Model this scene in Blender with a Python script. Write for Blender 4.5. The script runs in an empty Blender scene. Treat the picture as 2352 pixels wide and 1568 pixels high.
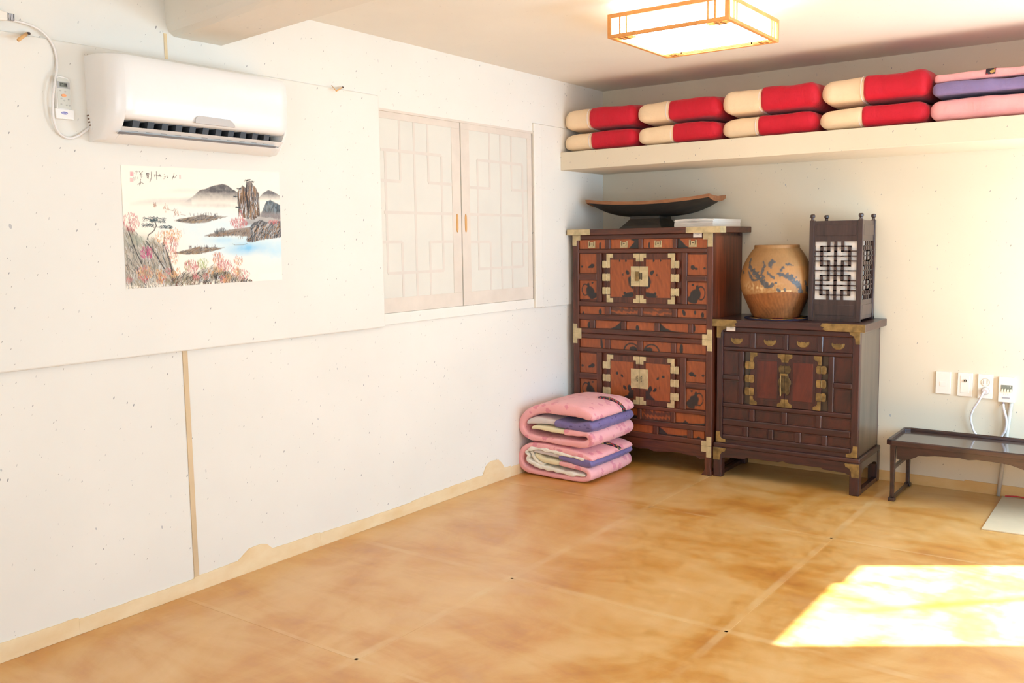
import bpy, bmesh, math, random
import numpy as np
from mathutils import Matrix, Vector, noise

SC = bpy.context.scene
C = bpy.data.collections.new('room'); SC.collection.children.link(C)

# ------------------------------------------------------------------ camera
cam = bpy.data.cameras.new('camera'); co = bpy.data.objects.new('camera', cam); C.objects.link(co)
cam.sensor_width = 36.0; cam.lens = 32.251; cam.clip_start = 0.05
R_ = (0.81128932, 0.58445834, -0.01476797); U_ = (-0.05085217, 0.09570708, 0.99410976)
F_ = (-0.58242914, 0.80575964, -0.1073671)
m = Matrix(((R_[0], U_[0], -F_[0], 3.18315), (R_[1], U_[1], -F_[1], -5.46582), (R_[2], U_[2], -F_[2], 1.4), (0, 0, 0, 1)))
co.matrix_world = m
SC.camera = co

# ------------------------------------------------------------------ world, sun, daylight, exposure
W = bpy.data.worlds.new('sky'); SC.world = W; W.use_nodes = True
bg = W.node_tree.nodes['Background']
bg.inputs[0].default_value = (0.62, 0.80, 1.0, 1); bg.inputs[1].default_value = 1.6
def light(name, kind, energy, color, **k):
    l = bpy.data.lights.new(name, kind); l.energy = energy; l.color = color
    o = bpy.data.objects.new(name, l); C.objects.link(o)
    for a, v in k.items(): setattr(l, a, v)
    return o
sun = light('sun', 'SUN', 52.0, (1.0, 0.975, 0.965), angle=math.radians(0.8))
sd = Vector((-0.832 * 1.0, -0.555 * 1.0, -0.838)).normalized()      # direction the sunlight travels
sun.rotation_euler = sd.to_track_quat('-Z', 'Y').to_euler()
def win_light(name, y0, y1, z0, z1, e, col):
    o = light(name, 'AREA', e, col, shape='RECTANGLE', size=z1 - z0, size_y=y1 - y0)
    o.location = (4.06, (y0 + y1) / 2, (z0 + z1) / 2)
    o.rotation_euler = Vector((-1, 0, 0)).to_track_quat('-Z', 'Y').to_euler()
    return o
win_light('daylight_door', -1.22, -0.21, 0.05, 2.0, 128, (0.46, 0.74, 1.0))
win_light('fill_side', -4.2, -2.3, 0.5, 2.0, 48, (0.55, 0.79, 1.0))  # fill lamp at an added, unseen second opening
fo = light('fill_front', 'AREA', 30, (0.92, 0.95, 1.0), shape='RECTANGLE', size=2.2, size_y=1.3)   # fill lamp at an unseen opening added behind the camera
fo.location = (2.5, -6.62, 1.5); fo.rotation_euler = Vector((0, 1, 0)).to_track_quat('-Z', 'Y').to_euler()
SC.view_settings.view_transform = 'Standard'; SC.view_settings.look = 'None'
SC.view_settings.exposure = 0.14; SC.view_settings.gamma = 1.0; SC.view_settings.use_curve_mapping = False
SC.cycles.use_denoising = True
SC.cycles.max_bounces = 10; SC.cycles.diffuse_bounces = 7; SC.cycles.sample_clamp_indirect = 8.0
SC.cycles.caustics_reflective = False; SC.cycles.caustics_refractive = False

# ------------------------------------------------------------------ material helpers
def srgb(r, g, b):
    f = lambda c: (c / 255 / 12.92) if c / 255 <= 0.04045 else ((c / 255 + 0.055) / 1.055) ** 2.4
    return (f(r), f(g), f(b))
class NT:
    def __init__(s, name):
        s.m = bpy.data.materials.new(name); s.m.use_nodes = True
        s.t = s.m.node_tree; s.p = s.t.nodes['Principled BSDF']
    def n(s, kind, **kw):
        nd = s.t.nodes.new(kind)
        for k, v in kw.items():
            if k.startswith('_'): setattr(nd, k[1:], v)
            else:
                key = int(k[1:]) if k[0] == 'i' and k[1:].isdigit() else k
                nd.inputs[key].default_value = v
        return nd
    def l(s, a, b): s.t.links.new(a, b)
    def pos(s, kind='Object'):
        if kind == 'Geo': return s.n('ShaderNodeNewGeometry').outputs['Position']
        return s.n('ShaderNodeTexCoord').outputs[kind]
    def mapping(s, src, scale=(1, 1, 1), rot=(0, 0, 0), loc=(0, 0, 0)):
        mp = s.n('ShaderNodeMapping'); mp.inputs['Scale'].default_value = scale
        mp.inputs['Rotation'].default_value = rot; mp.inputs['Location'].default_value = loc
        s.l(src, mp.inputs[0]); return mp.outputs[0]
    def noise(s, src, scale, detail=4, rough=0.55, dist=0.0):
        nd = s.n('ShaderNodeTexNoise', Scale=scale, Detail=detail, Roughness=rough, Distortion=dist)
        if src is not None: s.l(src, nd.inputs['Vector'])
        return nd.outputs['Fac']
    def ramp(s, fac, stops, interp='LINEAR'):
        r = s.n('ShaderNodeValToRGB'); e = r.color_ramp; e.interpolation = interp
        while len(e.elements) < len(stops): e.elements.new(0.5)
        for i, (p, c) in enumerate(stops):
            e.elements[i].position = p
            e.elements[i].color = (*c, 1) if not isinstance(c, (int, float)) else (c, c, c, 1)
        s.l(fac, r.inputs[0]); return r.outputs[0]
    def math(s, op, a, b=None, c=None):
        nd = s.n('ShaderNodeMath', _operation=op)
        for i, v in enumerate((a, b, c)):
            if v is None: continue
            if isinstance(v, (int, float)): nd.inputs[i].default_value = v
            else: s.l(v, nd.inputs[i])
        return nd.outputs[0]
    def mix(s, fac, a, b, mode='MIX'):
        nd = s.n('ShaderNodeMix', _data_type='RGBA', _blend_type=mode)
        for i, v in ((0, fac), (6, a), (7, b)):
            if isinstance(v, (int, float)): nd.inputs[i].default_value = v
            elif isinstance(v, tuple): nd.inputs[i].default_value = (*v, 1)[:4]
            else: s.l(v, nd.inputs[i])
        return nd.outputs[2]
    def bump(s, h, strength=0.2, dist=0.002):
        b = s.n('ShaderNodeBump', Strength=strength, Distance=dist); s.l(h, b.inputs['Height'])
        s.l(b.outputs[0], s.p.inputs['Normal'])
    def col(s, c):
        if isinstance(c, tuple): s.p.inputs['Base Color'].default_value = (*c, 1)
        else: s.l(c, s.p.inputs['Base Color'])
    def set(s, rough=0.6, spec=0.5, metal=0.0, coat=0.0, sheen=0.0, trans=0.0):
        i = s.p.inputs
        i['Roughness'].default_value = rough; i['Specular IOR Level'].default_value = spec
        i['Metallic'].default_value = metal; i['Coat Weight'].default_value = coat
        i['Sheen Weight'].default_value = sheen; i['Transmission Weight'].default_value = trans
        return s.m

def simple(name, c, rough=0.6, spec=0.4, metal=0.0, var=0.12, scale=8, bump=0.0, sheen=0.0, coat=0.0):
    t = NT(name); p = t.pos()
    f = t.noise(p, scale, 5)
    k = t.ramp(f, [(0.3, tuple(x * (1 - var) for x in c)), (0.7, tuple(min(1, x * (1 + var)) for x in c))])
    t.col(k)
    if bump: t.bump(t.noise(p, scale * 9, 3), bump, 0.002)
    return t.set(rough, spec, metal, coat, sheen)

def paper_mat(name, base, fleck=1.0, tint=0.06, flat=False):
    """printed mulberry wallpaper: short slanting grey fibres on a cream ground"""
    t = NT(name); g = t.pos('Geo')
    sp = t.n('ShaderNodeSeparateXYZ'); t.l(g, sp.inputs[0])
    u = sp.outputs[0] if flat else t.math('ADD', sp.outputs[0], sp.outputs[1])
    w_ = t.math('ADD', sp.outputs[1], sp.outputs[2]) if flat else sp.outputs[2]
    cb = t.n('ShaderNodeCombineXYZ'); t.l(u, cb.inputs[0]); t.l(w_, cb.inputs[1])
    uv = cb.outputs[0]
    cloud = t.noise(uv, 1.7, 4)
    c = t.ramp(cloud, [(0.3, tuple(x * (1 - tint) for x in base)), (0.7, base)])
    def layer(c, scale, stretch, rot, thr, keep, dark, off):
        mp = t.mapping(uv, (scale * stretch, scale, 1), (0, 0, 0), (off, off * 0.7, 0))
        # rotate first, then stretch
        r = t.n('ShaderNodeVectorRotate', _rotation_type='Z_AXIS'); r.inputs['Angle'].default_value = rot
        t.l(uv, r.inputs['Vector'])
        t.l(r.outputs[0], mp.node.inputs[0])
        v = t.n('ShaderNodeTexVoronoi', Scale=1.0, Randomness=1.0); t.l(mp, v.inputs['Vector'])
        rnd = t.n('ShaderNodeSeparateColor'); t.l(v.outputs['Color'], rnd.inputs[0])
        on = t.math('GREATER_THAN', rnd.outputs[0], keep)
        size = t.math('MULTIPLY', rnd.outputs[1], thr)
        f = t.math('LESS_THAN', v.outputs['Distance'], size)
        f = t.math('MULTIPLY', f, on)
        f = t.math('MULTIPLY', f, t.math('MULTIPLY_ADD', rnd.outputs[2], 0.6, 0.3))
        f = t.math('MULTIPLY', f, fleck * 0.78)
        return t.mix(f, c, dark)
    c = layer(c, 19, 2.3, 0.42, 0.118, 0.14, srgb(108, 108, 112), 3.1)
    c = layer(c, 27, 2.6, 0.55, 0.120, 0.35, srgb(140, 132, 122), 9.7)
    c = layer(c, 5.0, 2.2, 0.3, 0.038, 0.5, srgb(88, 74, 70), 5.3)
    c = layer(c, 9.0, 1.8, -0.2, 0.085, 0.60, srgb(162, 162, 166), 1.3)
    t.col(c)
    t.bump(t.noise(uv, 160, 3), 0.10, 0.001)
    return t.set(0.72, 0.25)

WALL = paper_mat('mulberry_wallpaper', (0.77, 0.745, 0.68))
BACK = paper_mat('mulberry_wallpaper_back', (0.71, 0.635, 0.495))
CEIL = paper_mat('ceiling_paper', (0.80, 0.765, 0.685), 0.3, flat=True)
BEAMP = paper_mat('beam_paper', (0.77, 0.735, 0.655), 0.8, flat=True)
DOORP = NT('window_paper')
g = DOORP.pos('Geo'); DOORP.col(DOORP.ramp(DOORP.noise(g, 3.0), [(0.3, (0.63, 0.615, 0.555)), (0.7, (0.68, 0.66, 0.585))]))
DOORP.bump(DOORP.noise(g, 120, 3), 0.1, 0.001); DOORP = DOORP.set(0.8, 0.2)
LATT = simple('papered_lattice', (0.64, 0.585, 0.52), 0.8, 0.2, var=0.03)
SASH = simple('papered_sash', (0.66, 0.59, 0.51), 0.8, 0.2, var=0.05)
GAP = simple('dark_gap', (0.10, 0.05, 0.035), 0.9)

def floor_mat():
    t = NT('oiled_floor_paper'); g = t.pos('Geo')
    a = t.noise(t.mapping(g, (2.2, 1.3, 1)), 1.1, 6, 0.58, 0.9)
    b = t.noise(t.mapping(g, (1.2, 3.2, 1), (0, 0, 0.5)), 1.5, 6, 0.6, 0.6)
    d = t.noise(g, 14, 6, 0.6)
    f = t.math('ADD', t.math('MULTIPLY', a, 0.55), t.math('MULTIPLY', b, 0.45))
    f = t.math('ADD', f, t.math('MULTIPLY', t.math('SUBTRACT', d, 0.5), 0.14))
    c = t.ramp(f, [(0.35, (0.44, 0.165, 0.022)), (0.45, (0.54, 0.245, 0.042)), (0.54, (0.61, 0.335, 0.100)), (0.66, (0.67, 0.41, 0.165))])
    # paler worn veins along the glued overlaps of the sheets
    sp = t.n('ShaderNodeSeparateXYZ'); t.l(g, sp.inputs[0])
    wob = t.math('MULTIPLY', t.math('SUBTRACT', t.noise(g, 2.5, 4), 0.5), 0.02)
    c_ = c
    for axis, at, w in ((0, 0.987, 0.028), (0, 1.935, 0.024), (0, 2.88, 0.024), (1, -2.455, 0.026), (1, -1.21, 0.012), (1, -3.36, 0.014), (1, -4.6, 0.02)):
        q = t.math('ADD', sp.outputs[axis], wob)
        dd = t.math('ABSOLUTE', t.math('SUBTRACT', q, at))
        mr = t.n('ShaderNodeMapRange', _interpolation_type='SMOOTHSTEP')
        mr.inputs['From Min'].default_value = w; mr.inputs['From Max'].default_value = w * 0.35
        mr.inputs['To Min'].default_value = 0; mr.inputs['To Max'].default_value = 1
        t.l(dd, mr.inputs['Value'])
        brk = t.ramp(t.noise(g, 5, 4), [(0.38, 0.05), (0.62, 0.42)])
        c_ = t.mix(t.math('MULTIPLY', mr.outputs[0], brk), c_, (0.70, 0.50, 0.25))
    # pinkish bare patches
    pk = t.ramp(t.noise(t.mapping(g, (1.6, 2.4, 1), (0, 0, 0), (4, 2, 0)), 1.0, 5, 0.6), [(0.56, 0.0), (0.68, 0.4)])
    c_ = t.mix(pk, c_, (0.58, 0.345, 0.155))
    t.col(c_)
    r = t.ramp(d, [(0.35, 0.34), (0.65, 0.48)]); t.l(r, t.p.inputs['Roughness'])
    t.bump(t.noise(g, 30, 4), 0.08, 0.003)
    m_ = t.set(0.4, 0.6, 0, 0.7); t.p.inputs['Coat Roughness'].default_value = 0.30; t.l(r, t.p.inputs['Roughness']); return m_
FLOOR = floor_mat()
BASE = NT('turned_up_floor_paper')
g = BASE.pos('Geo')
BASE.col(BASE.ramp(BASE.noise(BASE.mapping(g, (1, 2, 4)), 3, 5), [(0.3, (0.72, 0.53, 0.29)), (0.7, (0.79, 0.65, 0.42))]))
BASE.bump(BASE.noise(g, 25, 3), 0.2, 0.004); BASE = BASE.set(0.5, 0.35)
BASEB = NT('turned_up_floor_paper_back'); g = BASEB.pos('Geo')
BASEB.col(BASEB.ramp(BASEB.noise(BASEB.mapping(g, (2, 2, 4)), 3, 5), [(0.3, (0.62, 0.36, 0.12)), (0.7, (0.70, 0.46, 0.20))])); BASEB = BASEB.set(0.5, 0.35)
SEAM = simple('seam_strip', (0.62, 0.47, 0.29), 0.7, var=0.1, scale=3)

def wood(name, c0, c1, scale=(14, 14, 1.2), rough=0.42, coat=0.15, spec=0.5, dist=1.5):
    t = NT(name); o = t.pos('Geo')
    f = t.noise(t.mapping(o, scale), 2.2, 7, 0.62, dist)
    f2 = t.noise(t.mapping(o, tuple(x * 5 for x in scale)), 3.0, 3, 0.6)
    k = t.math('ADD', t.math('MULTIPLY', f, 0.8), t.math('MULTIPLY', f2, 0.2))
    t.col(t.ramp(k, [(0.34, c0), (0.66, c1)]))
    t.bump(k, 0.12, 0.001)
    return t.set(rough, spec, 0, coat)
W1 = wood('reddish_zelkova_frame', (0.040, 0.011, 0.006), (0.135, 0.034, 0.014))
W1H = wood('reddish_zelkova_rail', (0.040, 0.011, 0.006), (0.130, 0.033, 0.014), (1.2, 14, 14))
W1S = wood('zelkova_side_board', (0.042, 0.012, 0.006), (0.22, 0.045, 0.014), (3, 9, 0.5), 0.4, 0.2)
W2 = wood('dark_plum_frame', (0.016, 0.006, 0.006), (0.066, 0.017, 0.014), rough=0.36, coat=0.25)
W2H = wood('dark_plum_rail', (0.016, 0.006, 0.006), (0.066, 0.017, 0.014), (1.2, 14, 14), 0.36, 0.25)
W2P = wood('dark_plum_panel', (0.020, 0.008, 0.007), (0.075, 0.017, 0.011), (5, 5, 2), 0.4, 0.2)
W2D = wood('wine_red_door_panel', (0.045, 0.008, 0.006), (0.125, 0.022, 0.013), (5, 5, 1.2), 0.4, 0.2)
W2S = wood('plum_side_board', (0.030, 0.020, 0.014), (0.085, 0.058, 0.040), (3, 7, 0.7), 0.28, 0.5)
W3 = wood('lantern_wood', (0.020, 0.010, 0.009), (0.062, 0.030, 0.026), rough=0.34, coat=0.35)
W4 = wood('table_wood', (0.012, 0.004, 0.003), (0.048, 0.014, 0.009), (2, 14, 14), 0.34, 0.25)
W4T = wood('table_top_wood', (0.030, 0.014, 0.010), (0.085, 0.040, 0.028), (1.2, 10, 10), 0.22, 0.6)
WB = wood('blackened_bowl_wood', (0.012, 0.010, 0.008), (0.035, 0.026, 0.018), (2, 8, 8), 0.55, 0)
WBR = wood('bare_bowl_rim', (0.20, 0.075, 0.028), (0.33, 0.14, 0.055), (2, 8, 8), 0.6, 0)
WL = wood('orange_lamp_wood', (0.60, 0.24, 0.055), (0.78, 0.36, 0.10), (3, 3, 3), 0.45, 0.1)
PEGM = simple('peg_wood', (0.70, 0.40, 0.16), 0.5)
HANDLE = simple('recessed_pull_wood', (0.60, 0.33, 0.12), 0.5)
BR1 = simple('pale_nickel_brass', (0.52, 0.42, 0.235), 0.42, 0.5, 0.25, 0.22, 30, 0.1)
BR2 = simple('tarnished_brass', (0.235, 0.150, 0.050), 0.42, 0.5, 0.35, 0.5, 22, 0.15)
BRD = simple('brass_engraving', (0.045, 0.030, 0.018), 0.5)
def attr_mat(name, rough=0.5, spec=0.4, grain=0.0, coat=0.0, bump=0.0):
    t = NT(name); a = t.n('ShaderNodeVertexColor'); a.layer_name = 'paint'
    c = a.outputs[0]
    if grain:
        o = t.pos('Geo'); f = t.noise(t.mapping(o, (18, 18, 2)), 3, 6, 0.6, 1.0)
        k = t.ramp(f, [(0.3, 1 - grain), (0.7, 1.0)])
        c = t.mix(1.0, c, k, 'MULTIPLY')
    t.col(c)
    if bump: t.bump(t.noise(t.pos(), 60, 4), bump, 0.003)
    return t.set(rough, spec, 0, coat)
BURL = attr_mat('persimmon_burl', 0.40, 0.5, 0.35, 0.2)
PAINTING = attr_mat('ink_painting', 0.85, 0.15)
JARM = attr_mat('jar_glaze', 0.55, 0.35, 0.15, 0.05, 0.35)
MATM = attr_mat('woven_round_mat', 0.9, 0.1)

def fabric(name, c, c2=None, spots=None, wr=0.35, sheen=0.15, rough=0.62, sc=1.0):
    t = NT(name); o = t.pos('Geo')
    f = t.noise(o, 6 * sc, 4)
    k = t.ramp(f, [(0.3, c), (0.7, c2 or tuple(min(1, x * 1.08) for x in c))])
    if spots:
        sp, dens, keep, size, stretch = spots
        mp = t.mapping(o, (dens, dens, dens * stretch), (0.3, 0.5, 0.2))
        v = t.n('ShaderNodeTexVoronoi', Scale=1.0, Randomness=0.8); t.l(mp, v.inputs['Vector'])
        sc_ = t.n('ShaderNodeSeparateColor'); t.l(v.outputs['Color'], sc_.inputs[0])
        on = t.math('GREATER_THAN', sc_.outputs[0], keep)
        wv = t.math('MULTIPLY', t.noise(o, 60, 3), size * 2)
        f = t.math('MULTIPLY', t.math('LESS_THAN', v.outputs['Distance'], wv), on)
        k = t.mix(t.math('MULTIPLY', f, 0.55), k, sp)
    t.col(k)
    h = t.math('ADD', t.math('MULTIPLY', t.noise(t.mapping(o, (1, 1, 0.4)), 26, 4), 0.7), t.math('MULTIPLY', t.noise(o, 220, 2), 0.12))
    t.bump(h, min(1, wr * 1.5), 0.016)
    return t.set(rough, 0.3, 0, 0, sheen)
RED = fabric('crimson_satin', (0.47, 0.003, 0.016), (0.57, 0.004, 0.024), wr=0.4)
CREAM = fabric('cream_satin', (0.80, 0.60, 0.38), (0.84, 0.65, 0.43), wr=0.28)
PIPE = simple('white_piping', (0.86, 0.80, 0.74), 0.7)
PINK = fabric('pink_cotton', (0.80, 0.37, 0.385), (0.85, 0.42, 0.435), ((0.62, 0.16, 0.24), 17, 0.35, 0.35, 1.0), 0.4)
PINKP = fabric('plain_pink_cotton', (0.80, 0.35, 0.36), (0.86, 0.42, 0.42), None, 0.4)
PURP = fabric('violet_cotton', (0.150, 0.115, 0.265), (0.19, 0.145, 0.32), ((0.03, 0.02, 0.09), 22, 0.5, 0.22, 2.5), 0.4)
PURP2 = fabric('plain_violet_satin', (0.185, 0.145, 0.30), (0.23, 0.175, 0.35), None, 0.3)
GREYC = fabric('grey_white_lining', (0.60, 0.52, 0.50), (0.66, 0.58, 0.56), None, 0.2)
YELC = fabric('pale_yellow_lining', (0.74, 0.64, 0.40), (0.78, 0.69, 0.46), None, 0.25)
WHIT = fabric('white_blanket', (0.76, 0.71, 0.58), (0.84, 0.80, 0.74), None, 0.9, sc=3)
def band_mat():
    t = NT('embroidered_band'); o = t.pos('Geo')
    v = t.n('ShaderNodeTexVoronoi', Scale=90.0); t.l(o, v.inputs['Vector'])
    s_ = t.n('ShaderNodeSeparateColor'); t.l(v.outputs['Color'], s_.inputs[0])
    t.col(t.ramp(s_.outputs[0], [(0.0, (0.02, 0.01, 0.02)), (0.45, (0.03, 0.02, 0.03)), (0.55, (0.45, 0.28, 0.08)), (0.75, (0.50, 0.04, 0.05)), (0.9, (0.05, 0.12, 0.10))], 'CONSTANT'))
    return t.set(0.7)
BAND = band_mat()
PLAST = simple('white_plastic', (0.80, 0.785, 0.76), 0.28, 0.5, var=0.01, coat=0.1)
PLASB = simple('ivory_plastic', (0.80, 0.745, 0.66), 0.35, 0.5, var=0.02)
GREYP = simple('grey_plastic', (0.58, 0.58, 0.52), 0.35, var=0.03)
SCR = simple('lcd_grey', (0.20, 0.21, 0.17), 0.2, var=0.05)
DARKP = simple('dark_vent', (0.015, 0.015, 0.017), 0.35, var=0.2)
VANE = simple('vent_vane', (0.045, 0.048, 0.055), 0.35)
WIN = simple('display_window', (0.52, 0.50, 0.49), 0.15, var=0.02)
ORG = simple('orange_button', (0.85, 0.36, 0.16), 0.5)
BLUE = simple('blue_badge', (0.09, 0.10, 0.42), 0.4)
WHITE = simple('white_ink', (0.85, 0.85, 0.88), 0.6)
TXT = simple('grey_ink', (0.18, 0.17, 0.17), 0.7)
PAPER = simple('white_paper', (0.78, 0.72, 0.64), 0.8, 0.2, var=0.03)
CORD = simple('grey_white_cord', (0.66, 0.62, 0.62), 0.4)
CORDL = simple('white_cord', (0.76, 0.73, 0.70), 0.4)
PIPEG = simple('grey_conduit', (0.50, 0.47, 0.42), 0.45)
MATF = simple('beige_vinyl', (0.60, 0.49, 0.33), 0.5, var=0.05)
REDT = simple('red_edge', (0.55, 0.04, 0.04), 0.5)
EMIT = NT('lit_lamp_panel'); EMIT.col((0.9, 0.88, 0.84)); EMIT.p.inputs['Emission Color'].default_value = (1.0, 0.93, 0.84, 1); EMIT.p.inputs['Emission Strength'].default_value = 6.0; EMIT = EMIT.set(0.5)
INK = simple('black_peg_tip', (0.05, 0.03, 0.03), 0.5)
OUTG = simple('courtyard_ground', (0.30, 0.30, 0.28), 0.9)
LANP = simple('lantern_paper', (0.86, 0.83, 0.79), 0.8, 0.2, var=0.02)

# ------------------------------------------------------------------ mesh helpers
class G:
    def __init__(s): s.v = []; s.f = []; s.c = None
    def add(s, v, f):
        k = len(s.v); s.v += [tuple(p) for p in v]; s.f += [tuple(i + k for i in q) for q in f]; return s
    def box(s, x0, x1, y0, y1, z0, z1):
        v = [(x, y, z) for z in (z0, z1) for y in (y0, y1) for x in (x0, x1)]
        return s.add(v, [(0, 2, 3, 1), (4, 5, 7, 6), (0, 1, 5, 4), (2, 6, 7, 3), (0, 4, 6, 2), (1, 3, 7, 5)])
    def prism(s, poly, a0, a1, plane='xz'):
        """polygon extruded along the axis missing from plane"""
        def P(u, w, a): return {'xz': (u, a, w), 'yz': (a, u, w), 'xy': (u, w, a)}[plane]
        n = len(poly)
        v = [P(u, w, a0) for u, w in poly] + [P(u, w, a1) for u, w in poly]
        ar = sum(poly[i][0] * poly[(i + 1) % n][1] - poly[(i + 1) % n][0] * poly[i][1] for i in range(n))
        f = [tuple(range(n)), tuple(range(2 * n - 1, n - 1, -1))] + [(i + n, (i + 1) % n + n, (i + 1) % n, i) for i in range(n)]
        flip = (ar > 0) == (plane in ('xy', 'yz'))
        if not flip: pass
        if (plane == 'xz' and ar < 0) or (plane != 'xz' and ar > 0): f = [q[::-1] for q in f]
        if a1 < a0: f = [q[::-1] for q in f]
        return s.add(v, f)
    def ring(s, rings, cap0=True, cap1=True, closed=True):
        n = len(rings[0]); v = [p for r in rings for p in r]; f = []
        for i in range(len(rings) - 1):
            for j in range(n if closed else n - 1):
                f.append((i * n + j, i * n + (j + 1) % n, (i + 1) * n + (j + 1) % n, (i + 1) * n + j))
        if cap0: f.append(tuple(range(n))[::-1])
        if cap1: f.append(tuple((len(rings) - 1) * n + j for j in range(n)))
        return s.add(v, f)
    def lathe(s, prof, cx, cy, n=32):
        return s.ring([[(cx + r * math.cos(2 * math.pi * j / n), cy + r * math.sin(2 * math.pi * j / n), z) for j in range(n)] for r, z in prof])
    def cyl(s, p0, p1, r, n=10, r1=None):
        return s.tube([p0, p1], r, n, r1)
    def tube(s, pts, r, n=8, r1=None):
        pts = [Vector(p) for p in pts]; rings = []; up = Vector((0.13, 0.27, 0.95)).normalized()
        for i, p in enumerate(pts):
            t = (pts[min(i + 1, len(pts) - 1)] - pts[max(i - 1, 0)]).normalized()
            a = t.cross(up); a = a.normalized() if a.length > 1e-3 else Vector((1, 0, 0)); b = t.cross(a)
            rr = r if r1 is None else r + (r1 - r) * i / (len(pts) - 1)
            rings.append([p + a * rr * math.cos(2 * math.pi * j / n) + b * rr * math.sin(2 * math.pi * j / n) for j in range(n)])
        return s.ring(rings)
def spline(pts, k=8):
    out = []; P = [Vector(p) for p in pts]
    for i in range(len(P) - 1):
        a, b, c, d = P[max(i - 1, 0)], P[i], P[i + 1], P[min(i + 2, len(P) - 1)]
        for j in range(k):
            t = j / k
            out.append(0.5 * ((2 * b) + (c - a) * t + (2 * a - 5 * b + 4 * c - d) * t * t + (3 * b - a - 3 * c + d) * t ** 3))
    return out + [P[-1]]

def obj(name, g, mat, parent=None, bevel=0.0, smooth=False, label=None, cat=None, group=None, kind=None, seg=2):
    """one mesh object; vertices are given in world metres and stored relative to the thing's base"""
    me = bpy.data.meshes.new(name)
    off = parent.get('_b') if parent is not None else None
    off = Vector(off) if off is not None else Vector((0, 0, 0))
    top = parent is None
    if top and kind is None and g.v:
        a = np.array(g.v); off = Vector(((a[:, 0].min() + a[:, 0].max()) / 2, (a[:, 1].min() + a[:, 1].max()) / 2, a[:, 2].min()))
    me.from_pydata([tuple(Vector(p) - off) for p in g.v], [], g.f)
    if g.c is not None:
        at = me.color_attributes.new('paint', 'FLOAT_COLOR', 'POINT')
        buf = np.ones((len(g.v), 4), dtype=np.float32); buf[:, :3] = np.asarray(g.c)[:, :3]; at.data.foreach_set('color', buf.ravel())
    bm = bmesh.new(); bm.from_mesh(me); bmesh.ops.recalc_face_normals(bm, faces=bm.faces); bm.to_mesh(me); bm.free()
    me.materials.append(mat)
    if smooth: me.polygons.foreach_set('use_smooth', [True] * len(me.polygons))
    me.update()
    o = bpy.data.objects.new(name, me); C.objects.link(o)
    if top: o.location = off
    else: o.parent = parent
    o['_b'] = tuple(off)
    if bevel:
        b = o.modifiers.new('bevel', 'BEVEL'); b.width = bevel; b.segments = seg; b.limit_method = 'ANGLE'
    if label: o['label'] = label
    if cat: o['category'] = cat
    if group: o['group'] = group
    if kind: o['kind'] = kind
    return o
def thing(name, label, cat, base, group=None, kind=None):
    o = bpy.data.objects.new(name, None); C.objects.link(o); o.location = base; o.empty_display_size = 0.1
    o['_b'] = tuple(base)
    if label: o['label'] = label
    if cat: o['category'] = cat
    if group: o['group'] = group
    if kind: o['kind'] = kind
    return o
B = lambda *a: G().box(*a)
def share(name, src, parent, delta):
    """another copy of a part sharing its mesh"""
    o = src.copy(); o.name = name; C.objects.link(o); o.parent = parent; o.location = Vector(delta)
    return o

# ------------------------------------------------------------------ the setting
CZ = 2.394; X1 = 4.0; Y0 = -6.6
fl = obj('floor', B(-0.12, X1 + 0.12, Y0 - 0.12, 0.12, -0.10, -0.0012), FLOOR, kind='structure')
xs = [-0.0, 0.987, 1.935, 2.88, X1]; ys = [Y0, -5.8, -4.6, -3.36, -2.455, -1.21, 0.0]
for i in range(4):
    for j in range(6):
        a, b, c, d = xs[i], xs[i + 1], ys[j], ys[j + 1]
        lift = 0.0004 * ((i + j) % 2)
        obj('floor_sheet', B(a, b + (0.012 if i < 3 else 0), c - (0.012 if j else 0), d, -0.0012, -0.0006 + lift), FLOOR, fl)
ce = obj('ceiling', B(-0.12, X1 + 0.12, Y0 - 0.12, 0.12, CZ, CZ + 0.1), CEIL, kind='structure')
wl = obj('wall_left', B(-0.12, 0.0, Y0 - 0.12, 0.12, -0.1, CZ), WALL, kind='structure')
wb = obj('wall_back', B(0.0, X1 + 0.12, 0.0, 0.12, -0.1, CZ), BACK, kind='structure')
wf = obj('wall_front', G().box(0.0, 1.4, Y0 - 0.12, Y0, -0.1, CZ).box(3.6, X1 + 0.12, Y0 - 0.12, Y0, -0.1, CZ).box(1.4, 3.6, Y0 - 0.12, Y0, -0.1, 0.85).box(1.4, 3.6, Y0 - 0.12, Y0, 2.15, CZ), WALL, kind='structure')  # opening added behind the camera to let the fill light in
gR = G()
gR.box(X1, X1 + .12, -0.21, 0.0, -0.1, CZ).box(X1, X1 + .12, -2.3, -1.22, -0.1, CZ).box(X1, X1 + .12, -1.22, -0.21, 2.0, CZ)
gR.box(X1, X1 + .12, -4.2, -2.3, 2.0, CZ).box(X1, X1 + .12, -4.2, -2.3, -0.1, 0.5).box(X1, X1 + .12, Y0, -4.2, -0.1, CZ)  # second opening, out of view, added for more side light
wr = obj('wall_right', gR, WALL, kind='structure')
obj('ground', B(4.4, 12, -9, 4, -0.35, -0.3), OUTG, kind='structure')
obj('sun_blocker', B(4.13, 6.2, -4.7, -1.22, 2.18, 2.26), OUTG, kind='structure')  # unseen slab added to keep the sun out of the second opening
random.seed(12)
tg = G()  # leaves set along the sun's rays to dapple the floor
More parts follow.
